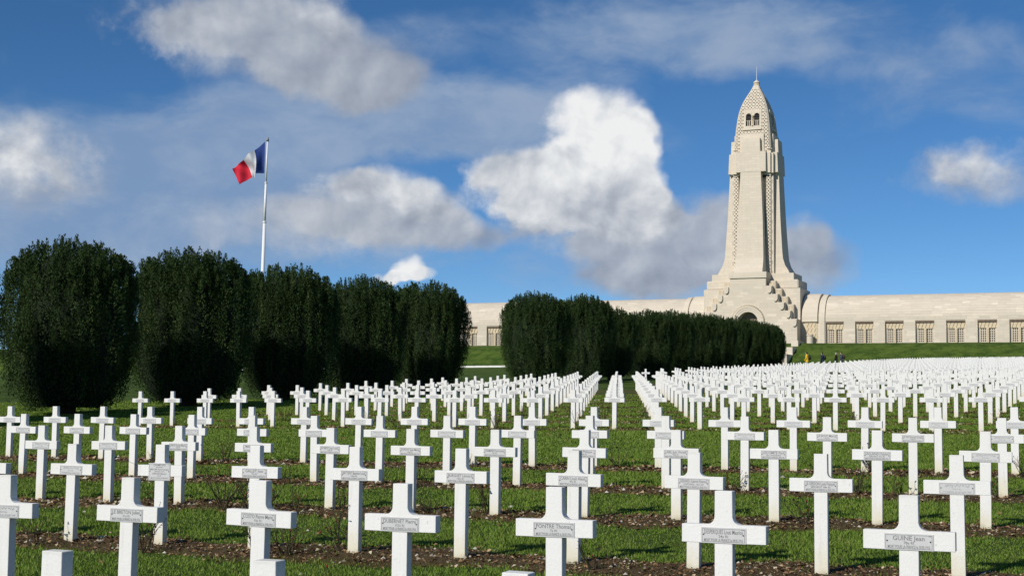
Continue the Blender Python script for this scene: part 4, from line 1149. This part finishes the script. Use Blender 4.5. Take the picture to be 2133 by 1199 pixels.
    for p, r_ in zip(q[:-1], q[1:]):
        mb.quad(wing_pt(S(8.6), p, .42), wing_pt(S(11.2), p, .42), wing_pt(S(11.2), r_, .42), wing_pt(S(8.6), r_, .42))
        for u in (8.6, 11.2): mb.quad(wing_pt(S(u), p, .42), wing_pt(S(u), p, -.2), wing_pt(S(u), r_, -.2), wing_pt(S(u), r_, .42))
    mb.quad(wing_pt(S(8.6), q[0], .42), wing_pt(S(11.2), q[0], .42), wing_pt(S(11.2), q[0], -.1), wing_pt(S(8.6), q[0], -.1))
    mb.build('end_vault', 'limestone_smooth', root)
    rib(11.55, 12.4, .28, 'vault_rib')
    mb = MB(); mb.box(min(S(9.0), S(11.1)), max(S(9.0), S(11.1)), WY-.10, WY+.02, .05, 3.9); pn = mb.build('carved_panel', 'carved_stone', root)
    lf = MB().prism([(-.3, .35), (0, -.4), (.3, .35)], -.1, .02).mesh('carved_leaf', 'carved_stone')
    for i in range(3):
        for j in range(3): o = link('carved_leaf', lf, pn); o.location = (S(9.4+i*.62), WY-.10, 3.4-j*.85)
    if sgn > 0:
        d = MB().lathe([(0, 0), (.62, 0), (.62, .2), (.54, .28), (.54, 1.5), (.62, 1.58), (.62, 1.72), (0, 1.72)], 0, 0, 18).build('stone_drum', 'limestone_smooth', None, False)
        d.parent = None; loc = TT+10.1*TR+(WY-1.1)*TD; d.location = (loc[0], loc[1], TZ); tag(d, 'short round limestone drum pedestal beside the tower foot', 'pedestal')
make_wing(1); make_wing(-1)

# ------------------------------------------------------------------ stair down the bank, kerb
def make_stair():
    root = empty('stone_stair', (TT[0], TT[1], 0), -TYAW)
    tag(root, 'wide pale stone stair with stepped side walls below the tower', 'stairs')
    foot = float(gz(*(TT-20*TD)))
    n = 22; st = MB().box(-8.7, 8.7, -.24, .24, -.5, 0).mesh('step', 'limestone_smooth')
    for i in range(n):
        t = (i+.5)/n; o = link('step', st, root); o.location = (0, -19.6+t*10, foot+(TZ-foot)*(i+1)/n)
    for s in (-1, 1):
        m = 3
        for i in range(m):
            y0 = -20.5+i*(12.2/m); z1 = foot+(TZ-foot)*(i+1)/m+.35
            MB().box(min(s*8.75, s*9.9), max(s*8.75, s*9.9), y0, y0+12.2/m-.003*(i < m-1), foot-.6, z1).build('side_wall_step', 'limestone_smooth', root, False, .03)
    w = MB(); 
    L0, L1 = -95, -9.5
    k = tag(empty('low_kerb_wall', (TT[0], TT[1], 0), -TYAW), 'low white kerb wall along the foot of the left grass bank', 'kerb wall')
    un = MB().box(-1.24, 1.24, -.2, .2, -.4, .34).mesh('kerb_stone', 'kerb_white', False, .02)
    L = L0
    while L < L1:
        g = TT+L*TR-21.6*TD; o = link('kerb_stone', un, k); o.location = (L, -21.6, float(gz(*g))); L += 2.5
make_stair()

# ------------------------------------------------------------------ people on the path beside the crosses
def person(name, px, col, label, jacket, trousers, hair, bag, hgt=1.74, stride=.22, hood=False):
    k = min((i*.02 for i in range(1500, 2900)), key=lambda q: abs(proj((*grid(col, q), float(gz(*grid(col, q)))))[0]-px))
    g = grid(col, k); s = hgt/1.74
    # facing -x (walking left); joints
    J = [(0,0,.95,.150),(0,0,1.12,.165),(-.01,0,1.30,.175),(-.02,0,1.44,.085),(-.03,0,1.52,.058),(-.045,0,1.62,.095),(-.045,0,1.70,.075),
         (-.02,.17,1.40,.065),(.05,.23,1.14,.050),(-.06,.22,.92,.038),(-.10,.21,.84,.036),
         (-.02,-.17,1.40,.065),(-.07,-.23,1.14,.050),(-.24,-.20,.98,.038),(-.29,-.19,.93,.036),
         (0,.09,.88,.090),(-stride*.6,.10,.50,.062),(-stride*.8,.10,.09,.045),(-stride-.12,.10,.045,.040),
         (0,-.09,.88,.090),(stride*.4,-.10,.50,.062),(stride*1.1,-.10,.12,.045),(stride*1.1-.14,-.10,.05,.040)]
    E = [(0,1),(1,2),(2,3),(3,4),(4,5),(5,6),(3,7),(7,8),(8,9),(9,10),(3,11),(11,12),(12,13),(13,14),(0,15),(15,16),(16,17),(17,18),(0,19),(19,20),(20,21),(21,22)]
    me = bpy.data.meshes.new('tmp'); me.from_pydata([(a*s, b*s, c*s) for a, b, c, r in J], E, [])
    ob = bpy.data.objects.new('tmp', me); COL.objects.link(ob)
    sk = ob.modifiers.new('s', 'SKIN'); sv = me.skin_vertices[0].data
    for i, (_, _, _, r) in enumerate(J):
        sv[i].radius = (r*s, r*s*(1.35 if i in (1, 2) else 1)); sv[i].use_root = (i == 0)
    ob.modifiers.new('d', 'SUBSURF').levels = 2
    bm_ = bpy.data.meshes.new_from_object(ob.evaluated_get(bpy.context.evaluated_depsgraph_get())); bpy.data.objects.remove(ob)
    bm_.name = 'person'
    for m_ in ('skin', jacket, trousers, 'shoe'): bm_.materials.append(MATS[m_])
    for p in bm_.polygons:
        z = p.center.z/s; hand = abs(p.center.y) > .15*s and z < .93 and z > .7
        p.material_index = 0 if z > 1.50 or (hand and p.center.x < -.05*s) else 1 if z > .86 else 3 if z < .10 else 2
        p.use_smooth = True
    o = link('person', bm_); o.location = (g[0], g[1], float(gz(*g))+.02); o.rotation_euler = (0, 0, random.Random(px).uniform(-.2, .2))
    tag(o, label, 'person', 'walkers on the path')
    h = MB(); prof = [(.0, 1.725), (.06, 1.715), (.098, 1.67), (.108, 1.62), (.100, 1.56), (.07, 1.53)]
    h.lathe(prof, 0, 0, 12); h.v = [((x*1.05-.028 if x > -.04 else x*.62-.045)*s, y*.93*s, z*s) for x, y, z in h.v]
    h.build('hood' if hood else 'hair', jacket if hood else hair, o, True)
    for sx in (-1,):   # nose
        n = MB(); n.hexa([(-.155*s,-.012*s,1.60*s),(-.12*s,-.016*s,1.59*s),(-.12*s,.016*s,1.59*s),(-.155*s,.012*s,1.60*s),(-.135*s,-.006*s,1.65*s),(-.12*s,-.01*s,1.65*s),(-.12*s,.01*s,1.65*s),(-.135*s,.006*s,1.65*s)]); n.build('nose', 'skin', o)
    hem = MB(); hem.lathe([(.20, .80), (.195, .9), (.17, 1.05)], 0, 0, 14); hem.v = [(x*.9*s, y*1.15*s, z*s) for x, y, z in hem.v]; hem.build('jacket_hem', jacket, o, True)
    if bag:
        b = MB(); b.box(.12*s, .32*s, -.15*s, .15*s, .98*s, 1.42*s); b.box(.32*s, .38*s, -.11*s, .11*s, 1.02*s, 1.22*s); b.build('backpack', bag, o, True, .05, 3)
person('p', 1681, -22.4, 'person in a yellow jacket and backpack walking left past the crosses', 'jacket_yellow', 'trousers_blue', 'hair_dark', 'bag_dark', 1.84, .25, False)
person('p', 1713, -22.4, 'person in a navy jacket with a grey backpack behind the yellow walker', 'jacket_navy', 'coat_black', 'hair_dark', 'bag_dark', 1.78)
person('p', 1742, -22.4, 'person in a long black coat, third of the walkers', 'coat_black', 'coat_black', 'hair_grey', None, 1.76)
person('p', 1753, -22.2, 'person in a dark grey jacket with brown bag, last of the walkers', 'jacket_grey', 'trousers_blue', 'hair_dark', 'bag_brown', 1.82)
